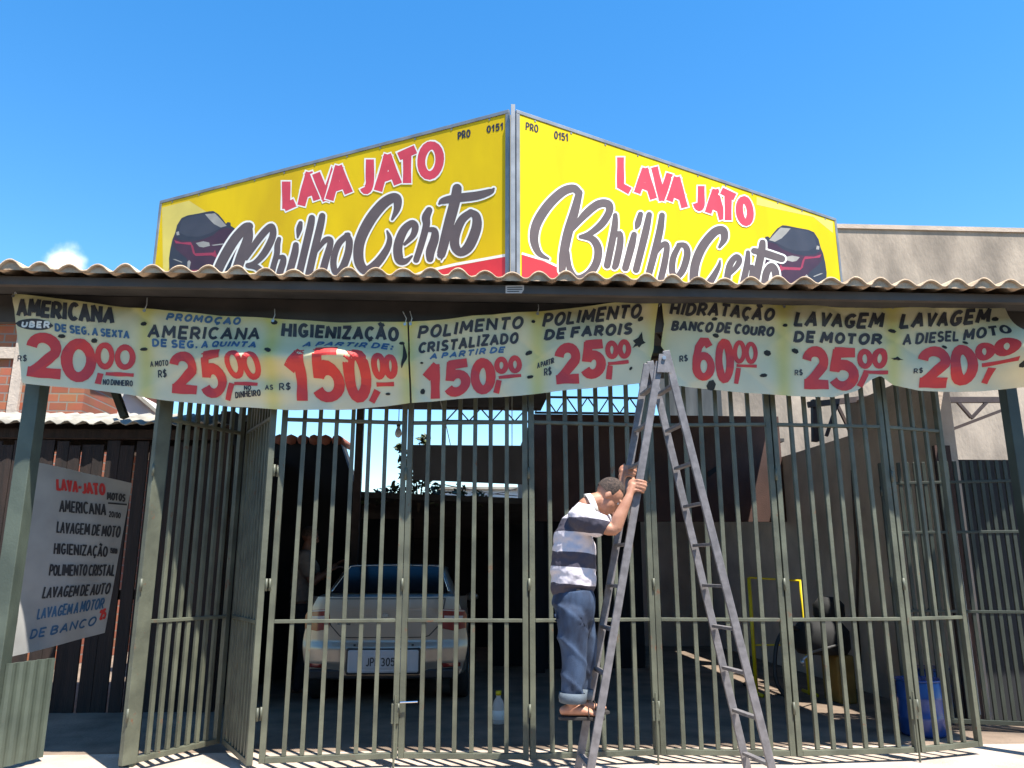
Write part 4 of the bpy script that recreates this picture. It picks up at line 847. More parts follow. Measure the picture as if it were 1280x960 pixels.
for a in ((608, 216, 16, 10, -.5), (100, 234, 10, 8), (78, 382, 18, 9, -.5), (86, 494, 16, 7, -.3), (562, 450, 10, 6, -.8), (604, 318, 30, 44, .3)): slit(K, C5, *a)
K.done()
K = Bank(B3)
K('ink_black', C5).text('HIDRATAÇÃO', (742, 200), (1226, 234), 62, 13, slant=.25); K('ink_black', C5).text('BANCO DE COURO', (750, 274), (1228, 306), 48, 11, slant=.2)
K('ink_black', C5).text('R$', (788, 424), (826, 420), 30, 4.5)
price(K, C5, [('6', 848, 310, 950, 512), ('0', 956, 318, 1042, 522)], [('0', 1040, 324, 1098, 430), ('0', 1094, 330, 1152, 434)], ((1056, 440), (1148, 446)), ((1066, 452), (1054, 526)), 31)
for a in ((948, 226, 14, 8), (958, 300, 16, 9, .4), (1198, 382, 16, 14, .5), (1178, 490, 18, 9), (936, 534, 22, 24)): slit(K, C5, *a)
K('ink_black', C6).text('LAVAGEM', (190, 562), (618, 562), 72, 15, slant=.28); K('ink_black', C6).text('DE MOTOR', (190, 636), (612, 640), 54, 13, slant=.18)
K('ink_black', C6).text('R$', (194, 792), (232, 790), 26, 4)
price(K, C6, [('2', 232, 655, 366, 852), ('5', 368, 658, 504, 856)], [('0', 502, 660, 572, 754), ('0', 570, 660, 638, 752)], ((528, 770), (644, 772)), ((540, 776), (510, 838)), 40)
K('ink_black', C6).text('LAVAGEM', (694, 570), (1108, 544), 70, 15, slant=.25); K('ink_black', C6).text('A DIESEL MOTO', (708, 646), (1168, 612), 52, 10, slant=.15)
K('ink_black', C6).text('R$', (756, 782), (798, 778), 24, 4)
price(K, C6, [('2', 780, 656, 926, 842), ('0', 924, 648, 1044, 834)], [('0', 1040, 644, 1102, 726), ('0', 1100, 638, 1162, 720)], ((1062, 748), (1168, 742)), ((1100, 764), (1080, 830)), 40)
for a in ((150, 556, 12, 8), (660, 578, 20, 9, .3), (1132, 528, 16, 11), (198, 676, 18, 12, .5), (72, 684, 16, 13, .5), (682, 710, 28, 10, .2), (48, 792, 16, 8), (902, 656, 14, 7, .4), (1002, 634, 14, 6, .4), (1194, 764, 18, 16)): slit(K, C6, *a)
K.done()

# ================================================================ WHITE BOARD WITH THE LIST OF SERVICES
WTL, WTR, WBR, WBL = PY(44, 577, .33), PY(165, 604, 1.15), PY(131, 791, 1.15), PY(16, 821, .33)
wb = thing('service_board', 'white cloth board listing wash services beside the left post', 'banner', (WTL + WBR) / 2)
wn = (WTR - WTL).cross(WBL - WTL).normalized()
if wn.dot(CAM - WTL) < 0: wn = -wn
mb = MB(); nx, ny = 24, 24; vs = []
def wsurf(s, t):
    a = WTL + (WTR - WTL) * s; b = WBL + (WBR - WBL) * s; p = a + (b - a) * t
    return p + wn * (.012 * sin(s * 9 + t * 4) * (1 - abs(2 * s - 1)) + (.03 * sin((1 - s) * 14 + t * 16) * max(0, t - .55) * max(0, .35 - s) * 4))
for l in (0, -.004):
    for j in range(ny + 1):
        for i in range(nx + 1): vs.append(wsurf(i / nx, j / ny) + wn * l)
W = nx + 1; O = W * (ny + 1); fs = []
for j in range(ny):
    for i in range(nx): a = j * W + i; fs += [(a, a + W, a + W + 1, a + 1), (O + a, O + a + 1, O + a + W + 1, O + a + W)]
mb.add(vs, fs).build('cloth', 'canvas', wb, smooth=True)
def wmap(px, py, l=0.0):
    P = PP(px, py, WTL, wn); s, t = .5, .5
    for _ in range(12):
        a = WTL + (WTR - WTL) * s; b = WBL + (WBR - WBL) * s; e = P - (a + (b - a) * t)
        du = (WTR - WTL) * (1 - t) + (WBR - WBL) * t; dv = b - a; A11, A12, A22 = du.dot(du), du.dot(dv), dv.dot(dv); r1, r2 = e.dot(du), e.dot(dv); dt = A11 * A22 - A12 * A12
        s += (r1 * A22 - r2 * A12) / dt; t += (r2 * A11 - r1 * A12) / dt
    return wsurf(s, t) + wn * l
C7 = ((0, 560), 3.43)
class WB:
    def __init__(s, nm, ink): s.nm = nm; s.ink = ink
    def text(s, *a, **k): b = Brush(wmap, *C7, lift=.005); b.text(*a, **k); b.build(s.nm, s.ink, wb)
    def ribbon(s, *a, **k): b = Brush(wmap, *C7, lift=.005); b.ribbon(*a, **k); b.build(s.nm, s.ink, wb)
bk = WB('black_lettering', 'ink_black'); bl = WB('blue_lettering', 'ink_blue'); rd = WB('red_lettering', 'ink_red')
rd.text('LAVA-JATO', (240, 182), (452, 206), 52, 11, slant=-.05); bk.text('MOTOS', (458, 222), (540, 232), 34, 7); bk.ribbon([(464, 236), (548, 243)], 7)
bk.text('AMERICANA', (255, 274), (458, 290), 52, 8); bk.text('20,00', (470, 296), (524, 304), 26, 4)
bk.text('LAVAGEM DE MOTO', (245, 364), (526, 386), 50, 7.5, slant=.1); bk.text('HIGIENIZAÇÃO', (235, 455), (476, 470), 48, 8, slant=.05); bk.text('150,00', (486, 452), (520, 456), 24, 4)
bk.text('POLIMENTO CRISTAL', (215, 548), (514, 552), 50, 8, slant=.1); bk.text('LAVAGEM DE AUTO', (186, 646), (496, 630), 50, 8, slant=.2)
bl.text('LAVAGEM A MOTOR', (165, 736), (474, 692), 48, 7.5, slant=.2); bl.text('DE BANCO', (128, 822), (440, 764), 40, 7.5, slant=.35); rd.text('25', (458, 742), (490, 736), 46, 9)
# ================================================================ LADDER
lad = thing('step_ladder', 'tall grey folding metal ladder standing open in front of the gate', 'ladder', (1.3, -.8, 0))
YN, YF = -1.0, -.64
def line(p, q, Y, z):
    a = PY(*p, Y); b = PY(*q, Y); t = (z - a.z) / (b.z - a.z); return a + (b - a) * t
def stile(p, q, Y, ztop):
    a = line(p, q, Y, 0.0); b = line(p, q, Y, ztop); MB().bar(a, b, .050, .026, (1, 0, 0)).build('stile', 'ladder', lad, bevel=.003)
NL = ((823, 459), (738.5, 960), YN); FL = ((809, 454), (724, 954), YF); NR = ((833, 442), (966, 965), YN); FR = ((819, 480), (930, 943), YF)
for s_, zt_ in ((NL, 2.80), (FL, 2.88), (NR, 2.88), (FR, 2.90)): stile(s_[0], s_[1], s_[2], zt_)
RZ = [PY(x, y, YN).z for x, y in ((858, 578), (870, 629), (885, 683), (899, 737), (914, 792), (930, 850), (944, 908), (957, 957))]
RZ = [RZ[0] + (RZ[-1] - RZ[0]) * i / 7 for i in range(-2, 8)]
for A, B_ in ((NL, FL), (NR, FR)):
    for z in RZ:
        a = line(A[0], A[1], YN, z) + Vector((0, .027, 0)); b = line(B_[0], B_[1], YF, z) - Vector((0, .027, 0))
        MB().bar(a, b, .042, .02, (1, 0, 0)).build('rung', 'ladder', lad, bevel=.002)
for Y, A, B_ in ((YN - .03, NL, NR), (YF + .03, FL, FR)):
    a = line(A[0], A[1], Y, 2.80); b = line(B_[0], B_[1], Y, 2.80); c = (a + b) / 2
    MB().slab([c + Vector(v) for v in ((-.05, 0, -.08), (.05, 0, -.08), (.03, 0, .05), (-.03, 0, .05))], (0, -1, 0), .006).build('hinge_plate', 'ladder', lad)
    MB().tube([c + Vector((0, -.012, .02)), c + Vector((0, .012, .02))], .014, 10).build('hinge_bolt', 'steel', lad)
for s_ in (NL, FL, NR, FR):
    a = line(s_[0], s_[1], s_[2], 0.0); MB().box(a.x - .034, a.x + .034, a.y - .02, a.y + .02, 0.003, .05).build('rubber_foot', 'rubber', lad, bevel=.004)

# ================================================================ PEOPLE
def nz(co, f, a): return a * (sin(f * co.x + 1.3 * f * co.z) * sin(1.7 * f * co.z + .6 * f * co.y) + .5 * sin(2.3 * f * co.z - 1.9 * f * co.x + 1))
def along(a, b, t): return a + (b - a) * t
def limb(mb, pts, rad, n=14, sub=3):
    q = spline([tuple(p) + (r if isinstance(r, tuple) else (r, r)) for p, r in zip(pts, rad)], sub)
    mb.tube([v[:3] for v in q], [(v[3], v[4]) for v in q], n)
    for p, r in ((q[0], 0), (q[-1], 0)): mb.ell(p[:3], (min(p[3:]),) * 3, n=12, m=8)
def head(mb, c, fwd, up, s=1.0):
    fwd = fwd.normalized(); side = up.cross(fwd).normalized(); up = fwd.cross(side).normalized()
    R = Matrix((fwd, side, up)).transposed()
    def at(x, y, z): return c + R @ Vector((x, y, z)) * s
    mb.ell(at(-.012, 0, .022), (.098 * s, .076 * s, .096 * s), R, 20, 14)
    mb.ell(at(.022, 0, -.045), (.070 * s, .064 * s, .080 * s), R, 16, 12)
    mb.ell(at(.055, 0, -.092), (.034 * s, .038 * s, .026 * s), R)
    mb.ell(at(.100, 0, -.028), (.018 * s, .014 * s, .024 * s), R); mb.ell(at(.088, 0, -.005), (.012 * s, .010 * s, .026 * s), R)
    mb.ell(at(.080, 0, .022), (.020 * s, .055 * s, .013 * s), R)
    mb.ell(at(.086, 0, -.063), (.012 * s, .024 * s, .006 * s), R); mb.ell(at(.084, 0, -.074), (.012 * s, .021 * s, .007 * s), R)
    for k in (-1, 1):
        mb.ell(at(-.012, k * .074, -.012), (.020 * s, .010 * s, .032 * s), R)
    return at, R
def hand_grip(mb, wrist, c, axis, out, wrapdir, s=1.0):
    """closed hand round a bar: c = bar centre, axis = along the bar, out = from the bar toward the knuckles' side, wrapdir = way the fingers go round"""
    axis = axis.normalized(); out = (out - axis * out.dot(axis)).normalized(); wv = axis.cross(out).normalized()
    if wv.dot(wrapdir) < 0: wv = -wv
    palm = c + out * .036 - wv * .030
    mb.tube([wrist, along(wrist, palm, .5), palm], [(.026, .026), (.029, .025), (.034, .022)], 12); mb.ell(wrist, (.027,) * 3, n=12, m=8)
    R = Matrix((wv, axis, out)).transposed()
    mb.ell(palm, (.036 * s, .042 * s, .018 * s), R, 14, 10); mb.ell(along(palm, wrist, .45), (.032 * s, .030 * s, .024 * s), R, 14, 10)
    for i, (ln, r) in enumerate(((1.0, .0088), (1.08, .0092), (1.02, .009), (.85, .008))):
        o = axis * (.033 - .022 * i)
        pts = [palm + o * .9, c + o + out * .046 + wv * .004, c + o + out * .030 + wv * .040 * ln, c + o - out * .006 + wv * .047 * ln, c + o - out * .030 * ln + wv * .030, c + o - out * .034 * ln + wv * .008]
        q = spline([tuple(p) for p in pts], 3); k = len(q); mb.tube(q, [r * s * (1.12 - .3 * j / k) for j in range(k)], 8)
        mb.ell(q[-1], (r * .8 * s,) * 3, n=8, m=6); mb.ell(pts[1], (r * 1.25 * s,) * 3, n=8, m=6)
    th = [palm + axis * .030 - out * .006, c + axis * .046 - wv * .040 + out * .006, c + axis * .040 - wv * .034 - out * .022, c + axis * .026 - wv * .010 - out * .036]
    q = spline([tuple(p) for p in th], 3); k = len(q); mb.tube(q, [.012 * s * (1.05 - .3 * j / k) for j in range(k)], 8); mb.ell(q[-1], (.0088 * s,) * 3, n=8, m=6)
def hand_open(mb, wrist, d, palm_n, s=1.0):
    d = d.normalized(); palm_n = (palm_n - d * palm_n.dot(d)).normalized(); sd = d.cross(palm_n)
    R = Matrix((d, sd, palm_n)).transposed(); pc = wrist + d * .055
    mb.ell(pc, (.052 * s, .040 * s, .017 * s), R, 14, 10)
    for i, ln in enumerate((.070, .078, .074, .058)):
        b = pc + d * .042 + sd * (.030 - .020 * i)
        q = spline([tuple(b - d * .02), tuple(b + d * ln * .45 + palm_n * .006), tuple(b + d * ln * .8 + palm_n * .020), tuple(b + d * ln * .95 + palm_n * .036)], 3)
        mb.tube(q, [.0086 * s * (1.05 - .25 * j / len(q)) for j in range(len(q))], 8); mb.ell(q[-1], (.0066 * s,) * 3, n=8, m=6)
    q = spline([tuple(pc - d * .025 + sd * .026), tuple(pc + sd * .052 + d * .004), tuple(pc + sd * .056 + d * .032 + palm_n * .010)], 4); mb.tube(q, .0095 * s, 8); mb.ell(q[-1], (.008 * s,) * 3, n=8, m=6)
def foot(mb, ankle, toe_dir, sole_z, s=1.0):
    d = Vector((toe_dir.x, toe_dir.y, 0)).normalized(); sd = Vector((-d.y, d.x, 0)); a = Vector((ankle.x, ankle.y, sole_z))
    q = [a - d * .055 + Vector((0, 0, .032)), a - d * .01 + Vector((0, 0, .040)), a + d * .05 + Vector((0, 0, .036)), a + d * .11 + Vector((0, 0, .024)), a + d * .150 + Vector((0, 0, .016))]
    limb(mb, q, [(.030, .030), (.034, .040), (.037, .034), (.042, .022), (.036, .014)], 12)
    limb(mb, [ankle + Vector((0, 0, .08)), ankle, a + Vector((0, 0, .045))], [.040, .036, .036], 12)
    for i in range(5):
        b = a + d * (.150 - .010 * i) + sd * (.030 - .0155 * i); r = .0125 if i == 0 else .0088
        mb.tube([b + Vector((0, 0, .014)), b + d * .022 + Vector((0, 0, .013)), b + d * .040 + Vector((0, 0, .010))], [r, r, r * .8], 8); mb.ell(b + d * .040 + Vector((0, 0, .010)), (r * .85,) * 3, n=8, m=6)
def person(label, J, skin, shirt, trouser, stripes=False, grip=None, barefoot=True, sleeve=.55):
    t = thing('person', label, 'person', Vector((J['pelvis'].x, J['pelvis'].y, J['soleN'])))
    b = MB(); fwd = J['fwd']; side = Vector((-fwd.y, fwd.x, 0))
    at, R = head(b, J['head'], J['hfwd'], J['hup'])
    limb(b, [J['chest'], J['neck'], along(J['neck'], J['head'], .55)], [.075, .062, .056], 14)
    limb(b, [J['pelvis'], along(J['pelvis'], J['chest'], .5), J['chest'], along(J['chest'], J['neck'], .6)], [(.15, .105), (.145, .10), (.165, .10), (.09, .07)], 18)
    for k in 'NF':
        S_, E, Wr = J['sh' + k], J['el' + k], J['wr' + k]
        limb(b, [along(J['neck'], S_, .4) - Vector((0, 0, .03)), S_, along(S_, E, .5), E, along(E, Wr, .35), along(E, Wr, .75), Wr], [.055, .060, .050, .041, .044, .034, .027], 14)
        limb(b, [J['hip' + k], along(J['hip' + k], J['kn' + k], .5), J['kn' + k], along(J['kn' + k], J['an' + k], .35), J['an' + k]], [.085, .072, .054, .054, .036], 14)
        foot(b, J['an' + k], J['toe' + k], J['sole' + k])
        if grip: hand_grip(b, Wr, *grip[k])
        else: hand_open(b, Wr, Wr - E + Vector((0, 0, -.03)), Vector((0, 0, -1)))
    body = remesh(b.build('body', skin, t), .0055, 4)
    # hair: a tight cap on the skull
    h = MB(); c = J['head']; n = 26; m = 14; vs = []
    for i in range(m + 1):
        th = pi * .60 * i / m
        for k in range(n):
            ph = 2 * pi * k / n; x, y, z = sin(th) * cos(ph), sin(th) * sin(ph), cos(th)
            lim = 1.0
            if x > .25 and z < .42 + .1 * abs(y): lim = .90
            r = lim * (1.035 + .010 * sin(9 * ph + 5 * th))
            vs.append(at(-.014 + .101 * x * r, .079 * y * r, .024 + .099 * z * r))
    fs = [(i * n + k, i * n + (k + 1) % n, (i + 1) * n + (k + 1) % n, (i + 1) * n + k) for i in range(m) for k in range(n)]
    h.add(vs, fs).build('hair', 'hair', t, smooth=True)
    for k in (-1, 1):
        e = MB().ell(at(.074, k * .030, .002), (.0105, .0105, .0105), R); e.build('eye', 'sclera', t, smooth=True)
    # shirt
    s = MB(); up = Vector((0, 0, 1)); hem = J['hem']; ch = J['chest']
    tor = [hem, along(hem, ch, .35), along(hem, ch, .7), ch, along(ch, J['neck'], .45), along(ch, J['neck'], .85)]
    limb(s, tor, J.get('torso_r', [(.185, .140), (.182, .140), (.185, .135), (.195, .125), (.150, .105), (.075, .075)]), 24, 4)
    for k in 'NF':
        S_, E = J['sh' + k], J['el' + k]; e = along(S_, E, sleeve)
        limb(s, [along(J['neck'], S_, .35) - Vector((0, 0, .035)), along(J['neck'], S_, .8) - Vector((0, 0, .01)), along(S_, E, .12), along(S_, E, .35), e], [.078, .090, .086, .080, .080], 16, 4)
    remesh(s.build('shirt', shirt, t), .009, 5, lambda co: nz(co, 17, .006) + nz(co, 38, .0025))
    if stripes:
        co_ = MB(); c = along(J['neck'], J['head'], .18); ax = (J['head'] - J['neck']).normalized(); a_ = ax.cross(side).normalized(); ring = []
        for j in range(3):
            r = (.068, .074, .080)[j]; ring.append([c + ax * (.022 - .02 * j) + a_ * (r * cos(2 * pi * k / 20)) + side * (r * sin(2 * pi * k / 20)) for k in range(20)])
        co_.loft(ring, cap=False); o = co_.build('collar', 'darkcloth' if not stripes else 'ink_white', t, smooth=True); sd = o.modifiers.new('s', 'SOLIDIFY'); sd.thickness = .006
    # trousers
    p = MB(); pel = J['pelvis']
    limb(p, [pel + (hem - pel) * .75, pel, along(J['hipN'], J['hipF'], .5) - Vector((0, 0, .05))], [(.168, .128), (.178, .142), (.160, .120)], 20, 4)
    for k in 'NF':
        H_, K_, A_ = J['hip' + k], J['kn' + k], J['an' + k]; c = along(K_, A_, J.get('cuff', .86))
        limb(p, [H_, along(H_, K_, .45), K_, along(K_, A_, .4), c], [.108, .098, .084, .076, .068], 18, 4)
        if barefoot:
            d = (A_ - K_).normalized(); rr = []
            sx = fwd.copy(); sy = d.cross(sx).normalized(); sx = sy.cross(d)
            for (off, r) in ((.004, .078), (.0, .088), (.03, .090), (.060, .087), (.064, .078), (.04, .072)):
                rr.append([c + d * (off - .012) + sx * (r * cos(2 * pi * q / 18)) + sy * (r * .92 * sin(2 * pi * q / 18)) for q in range(18)])
            MB().loft(rr, cap=False).build('rolled_cuff', 'jeans_in', t, smooth=True)
    remesh(p.build('trousers', trouser, t), .009, 4, lambda co: nz(Vector((co.x * 1.6, co.y, co.z * .8 + co.x * .5)), 10, .006) + .013 * (1 - abs(sin(11 * (co.z + .8 * co.x + .10 * sin(7 * co.x + 5 * co.z + 3 * co.y))))) ** 3 - .008 * (1 - abs(sin(8 * (co.z * .55 - co.x + .09 * sin(9 * co.z))))) ** 3)
    if barefoot:
        for k in 'NF':
            d = Vector((J['toe' + k].x, J['toe' + k].y, 0)).normalized(); sd = Vector((-d.y, d.x, 0)); a = Vector((J['an' + k].x, J['an' + k].y, J['sole' + k]))
            out = [(-.09, .028), (-.06, .040), (.0, .038), (.06, .040), (.12, .050), (.17, .050), (.20, .030)]
            q = [a + d * u + sd * v for u, v in out] + [a + d * u - sd * v for u, v in reversed(out)]
            so_ = MB().slab(q, (0, 0, 1), .018).build('sandal', 'sole', t, bevel=.003)
            MB().tube([a + d * .10 + sd * (.050 * cos(x)) + Vector((0, 0, -.004 + .052 * sin(x))) for x in [pi * i / 10 for i in range(11)]], [(.016, .003)] * 11, 8).build('strap', 'sole', so_, smooth=True)
    return t
YM = -.82; yn, yf = YM - .17, YM + .17
zr = RZ[-2] + .012
zr2 = RZ[-2] + .012
aN = line(NL[0], NL[1], YN, 1.0); bN = line(NL[0], NL[1], YN, 2.5); axN = (bN - aN).normalized()
gN = PY(799, 608, YN); gN = line(NL[0], NL[1], YN, gN.z); gF = PY(787, 590, YF); gF = line(FL[0], FL[1], YF, gF.z)
JM = dict(fwd=Vector((1, 0, 0)), pelvis=PY(717, 752, YM), hem=PY(716, 733, YM), chest=PY(718, 668, YM), neck=PY(734, 632, YM), head=PY(762, 620, YM),
          hfwd=Vector((.62, -.05, -.72)), hup=Vector((.72, 0, .62)),
          shN=PY(724, 648, yn), shF=PY(728, 646, yf), elN=PY(767, 662, yn - .05), elF=PY(770, 655, yf + .02), wrN=gN + Vector((-.075, -.045, -.075)), wrF=gF + Vector((-.06, -.03, -.085)),
          hipN=PY(714, 768, YM - .09), hipF=PY(722, 768, YM + .09), knN=PY(717, 818, YM - .09), knF=PY(730, 812, YM + .10),
          toeN=Vector((1, -.1, 0)), toeF=Vector((1, .15, 0)), soleN=zr, soleF=zr2, cuff=.80,
          torso_r=[(.172, .150), (.170, .150), (.172, .145), (.180, .128), (.145, .105), (.072, .072)])
JM['anN'] = Vector((PY(716, 896, YM - .09).x, YM - .09, zr + .07)); JM['anF'] = Vector((PY(724, 896, YM + .09).x, YM + .09, zr2 + .07))
person('man in a navy and white striped polo shirt and blue jeans standing on the ladder', JM, 'skin', M['stripes'], 'jeans', True,
       {'N': (gN, axN, Vector((-.5, -1, 0)), Vector((1, -.3, 0))), 'F': (gF, axN, Vector((-.5, -1, 0)), Vector((1, -.3, 0)))})
# the man washing the car
Y2 = 3.8; P2 = lambda x, y, dy=0: PY(x - 8, y, Y2 + dy)
JB = dict(fwd=Vector((1, .2, 0)).normalized(), pelvis=P2(386, 762), hem=P2(386, 752), chest=P2(386, 706), neck=P2(391, 688), head=P2(396, 671), hfwd=Vector((1, .1, -.25)), hup=Vector((.25, 0, 1)),
          shN=P2(386, 698, -.18), shF=P2(390, 697, .18), elN=P2(398, 728, -.20), elF=P2(408, 722, .22), wrN=P2(420, 714, -.12), wrF=P2(428, 706, .18),
          hipN=P2(386, 772, -.09), hipF=P2(388, 772, .09), knN=P2(390, 812, -.09), knF=P2(394, 812, .1), toeN=Vector((1, 0, 0)), toeF=Vector((1, .3, 0)), soleN=.004, soleF=.004, cuff=.98)
JB['anN'] = Vector((JB['knN'].x - .06, Y2 - .09, .075)); JB['anF'] = Vector((JB['knF'].x - .03, Y2 + .11, .075))
person('man in a dull grey t-shirt reaching over the left side of the silver car', JB, 'skin_dark', 'greyshirt', 'darkcloth', barefoot=False)

# ================================================================ CAR
CYR = 2.5; CX = PY(481, 780, CYR).x
car = thing('parked_car', 'silver sedan parked behind the closed gate, seen from the rear', 'car', (CX, CYR + 2.1, 0))
def cy(x, z):      # rear face of the body
    return CYR + .16 * (abs(x) / .88) ** 3.2 + (.05 * max(0, (z - .62)) if z > .62 else .02 * (.62 - z)) + .10 * max(0, z - 1.02) ** 1.2
def car_half(st):  # closed cross-section from (halfwidth, bottom, shoulder, top)
    hw, zb, zs, zt = st
    h = [(0, zb), (hw * .80, zb), (hw * .96, zb + .06), (hw, zb + (zs - zb) * .45), (hw * .985, zs - .08), (hw * .94, zs), (hw * .80, zs + (zt - zs) * .72), (hw * .45, zt), (0, zt + .006)]
    return h + [(-x, z) for x, z in reversed(h[1:-1])]
mb = MB(); rings = []
for dy, st in ((.0, (.72, .42, .98, 1.09)), (.10, (.82, .33, 1.0, 1.125)), (.28, (.87, .26, 1.0, 1.135)), (.8, (.885, .24, .98, 1.10)), (2.0, (.885, .22, .95, 1.06)), (3.2, (.88, .24, .93, 1.02)), (3.9, (.84, .28, .84, .90)), (4.2, (.70, .36, .70, .76))):
    rings.append([(CX + x, CYR + .13 + dy, z) for x, z in car_half(st)])
mb.loft(rings)
nx, nzz = 30, 22; vs = []
for j in range(nzz + 1):
    for i in range(nx + 1):
        z = .34 + (1.125 - .34) * j / nzz; wd = .80 + .07 * sin(pi * min(1, (z - .34) / .62)); wd -= max(0, z - 1.0) * .55
        x = (-1 + 2 * i / nx) * wd
        bul = -.035 if .42 < z < .66 else 0
        vs.append((CX + x, cy(x, z) + bul * (1 - (x / .9) ** 4), z))
W = nx + 1
mb.add(vs, [(j * W + i, j * W + i + 1, (j + 1) * W + i + 1, (j + 1) * W + i) for j in range(nzz) for i in range(nx)])
e = [(CX + x, CYR + .24, z) for x, z in ()]
top = [vs[nzz * W + i] for i in range(W)]
mb.add([v for v in top] + [(v[0], CYR + .45, 1.142) for v in top], [(i, i + 1, W + i + 1, W + i) for i in range(nx)])
for i in (0, nx):
    sidev = [vs[j * W + i] for j in range(W and nzz + 1)]; k = len(sidev)
    mb.add(sidev + [(CX + (.86 if i else -.86), CYR + .50, v[2]) for v in sidev], [(j, j + 1, k + j + 1, k + j) for j in range(k - 1)])
body = mb.build('body', 'silver', car, smooth=True)
# cabin
mb = MB(); rings = []
for dy, zb, zt, wb_, wt in ((.46, 1.10, 1.115, .72, .70), (.62, 1.09, 1.22, .75, .67), (1.02, 1.06, 1.415, .79, .60), (1.30, 1.05, 1.462, .80, .575), (2.1, 1.02, 1.475, .80, .575), (2.6, 1.0, 1.42, .79, .56), (3.3, .98, 1.0, .74, .66)):
    h = [(wb_, zb - .06), (wb_, zb), (wt + .02, zt - .035), (wt - .06, zt), (0, zt + .012)]
    rings.append([(CX + x, CYR + dy, z) for x, z in h] + [(CX - x, CYR + dy, z) for x, z in reversed(h[:-1])])
mb.loft(rings, cap=True).build('cabin', 'silver', car, smooth=True)
def patch(f, nm, m, par, nx=10, ny=8, smooth=True):
    vs = [f(i / nx, j / ny) for j in range(ny + 1) for i in range(nx + 1)]; W = nx + 1
    return MB().add(vs, [(j * W + i, j * W + i + 1, (j + 1) * W + i + 1, (j + 1) * W + i) for j in range(ny) for i in range(nx)]).build(nm, m, par, smooth=smooth)
def gl(s, t):
    z0, z1 = 1.150, 1.438; wd = .66 - .12 * t; x = (-1 + 2 * s) * wd; y = CYR + .482 + .56 * t
    return (CX + x, y - .012 + .012 * (x / .66) ** 2, z0 + (z1 - z0) * t + .006)
patch(gl, 'rear_window', 'carglass', car)
fr = MB(); fr.tube([gl(0, .05), gl(0, 1), gl(.06, 1.03), gl(.5, 1.06), gl(.94, 1.03), gl(1, 1), gl(1, .05)], .010, 8); fr.build('window_frame', 'chrome', car, smooth=True)
for k in (-1, 1):
    MB().add([(CX + k * .795, CYR + .95, 1.09), (CX + k * .8, CYR + 2.9, 1.04), (CX + k * .61, CYR + 2.35, 1.42), (CX + k * .618, CYR + 1.25, 1.42)], [(0, 1, 2, 3)]).build('side_window', 'carglass', car)
def conf(pts, lift, nm, m, par):
    """flat outline fitted onto the rear face"""
    mb = MB(); n = len(pts); c = (sum(p[0] for p in pts) / n, sum(p[1] for p in pts) / n); K_ = 5; vs = []; fs = []
    q = dense(pts + [pts[0]], .05)[:-1]; n = len(q)
    for k in range(K_ + 1):
        for (x, z) in q:
            u = c[0] + (x - c[0]) * k / K_; v = c[1] + (z - c[1]) * k / K_; vs.append((CX + u, cy(u, v) - lift + (-.035 * (1 - (u / .9) ** 4) if .42 < v < .66 else 0), v))
    for k in range(K_):
        for i in range(n): fs.append((k * n + i, k * n + (i + 1) % n, (k + 1) * n + (i + 1) % n, (k + 1) * n + i))
    return MB().add(vs, fs).build(nm, m, par, smooth=True)
lidpts = [(-.62, 1.10), (.62, 1.10), (.60, .98), (.585, .92), (.565, .84), (.46, .735), (.40, .72), (-.40, .72), (-.46, .735), (-.565, .84), (-.585, .92), (-.60, .98)]
conf([(x * 1.022, .91 + (z - .91) * 1.05) for x, z in lidpts], .004, 'lid_seam', 'black_pl', car)
lid = conf(lidpts, .010, 'boot_lid', 'silver', car)
conf([(-.57, 1.005), (.57, 1.005), (.56, .985), (-.56, .985)], .022, 'boot_lip', 'silver', lid)
conf([(-.04, .935), (-.02, .955), (.02, .955), (.04, .935), (.02, .915), (-.02, .915)], .016, 'emblem', 'chrome', lid)
conf([(-.50, .862), (-.36, .862), (-.36, .842), (-.50, .842)], .014, 'badge', 'chrome', lid)
for k in (-1, 1):
    lamp = conf([(k * .60, 1.0), (k * .83, .985), (k * .86, .93), (k * .855, .80), (k * .72, .775), (k * .60, .80), (k * .575, .88)], .010, 'tail_light', 'taillamp', car)
    conf([(k * .62, .93), (k * .82, .925), (k * .82, .885), (k * .62, .885)], .016, 'clear_strip', 'lampclear', lamp)
    conf([(k * .60, .995), (k * .83, .98), (k * .83, .968), (k * .60, .983)], .016, 'clear_strip', 'lampclear', lamp)
    conf([(k * .60, .455), (k * .80, .455), (k * .80, .415), (k * .62, .41)], .012, 'reflector', 'taillamp', car)
    conf([(k * .30 - .012, .652), (k * .30 + .012, .652), (k * .30 + .012, .632), (k * .30 - .012, .632)], .010, 'parking_sensor', 'black_pl', car)
rec = MB().box(CX - .37, CX + .37, CYR - .050, CYR + .05, .365, .60).build('plate_recess', 'plate', car, bevel=.02)
MB().box(CX - .385, CX + .385, CYR - .044, CYR + .04, .35, .615).build('recess_edge', 'black_pl', car, bevel=.02)
plate = MB().box(CX - .20, CX + .20, CYR - .064, CYR - .052, .415, .545).build('licence_plate', 'plate', car, bevel=.003)
b = Brush(lambda x, y, l: Vector((CX + x, CYR - .064 - l, y)), lift=.002); b.text('JPF 3052', (-.175, .435), (.175, .435), .085, .013, up=(0, 1), gap=.35); b.build('plate_characters', 'ink_black', plate)
MB().box(CX - .78, CX + .78, CYR + .02, CYR + .30, .30, .40).build('lower_bumper', 'black_pl', car, bevel=.02)
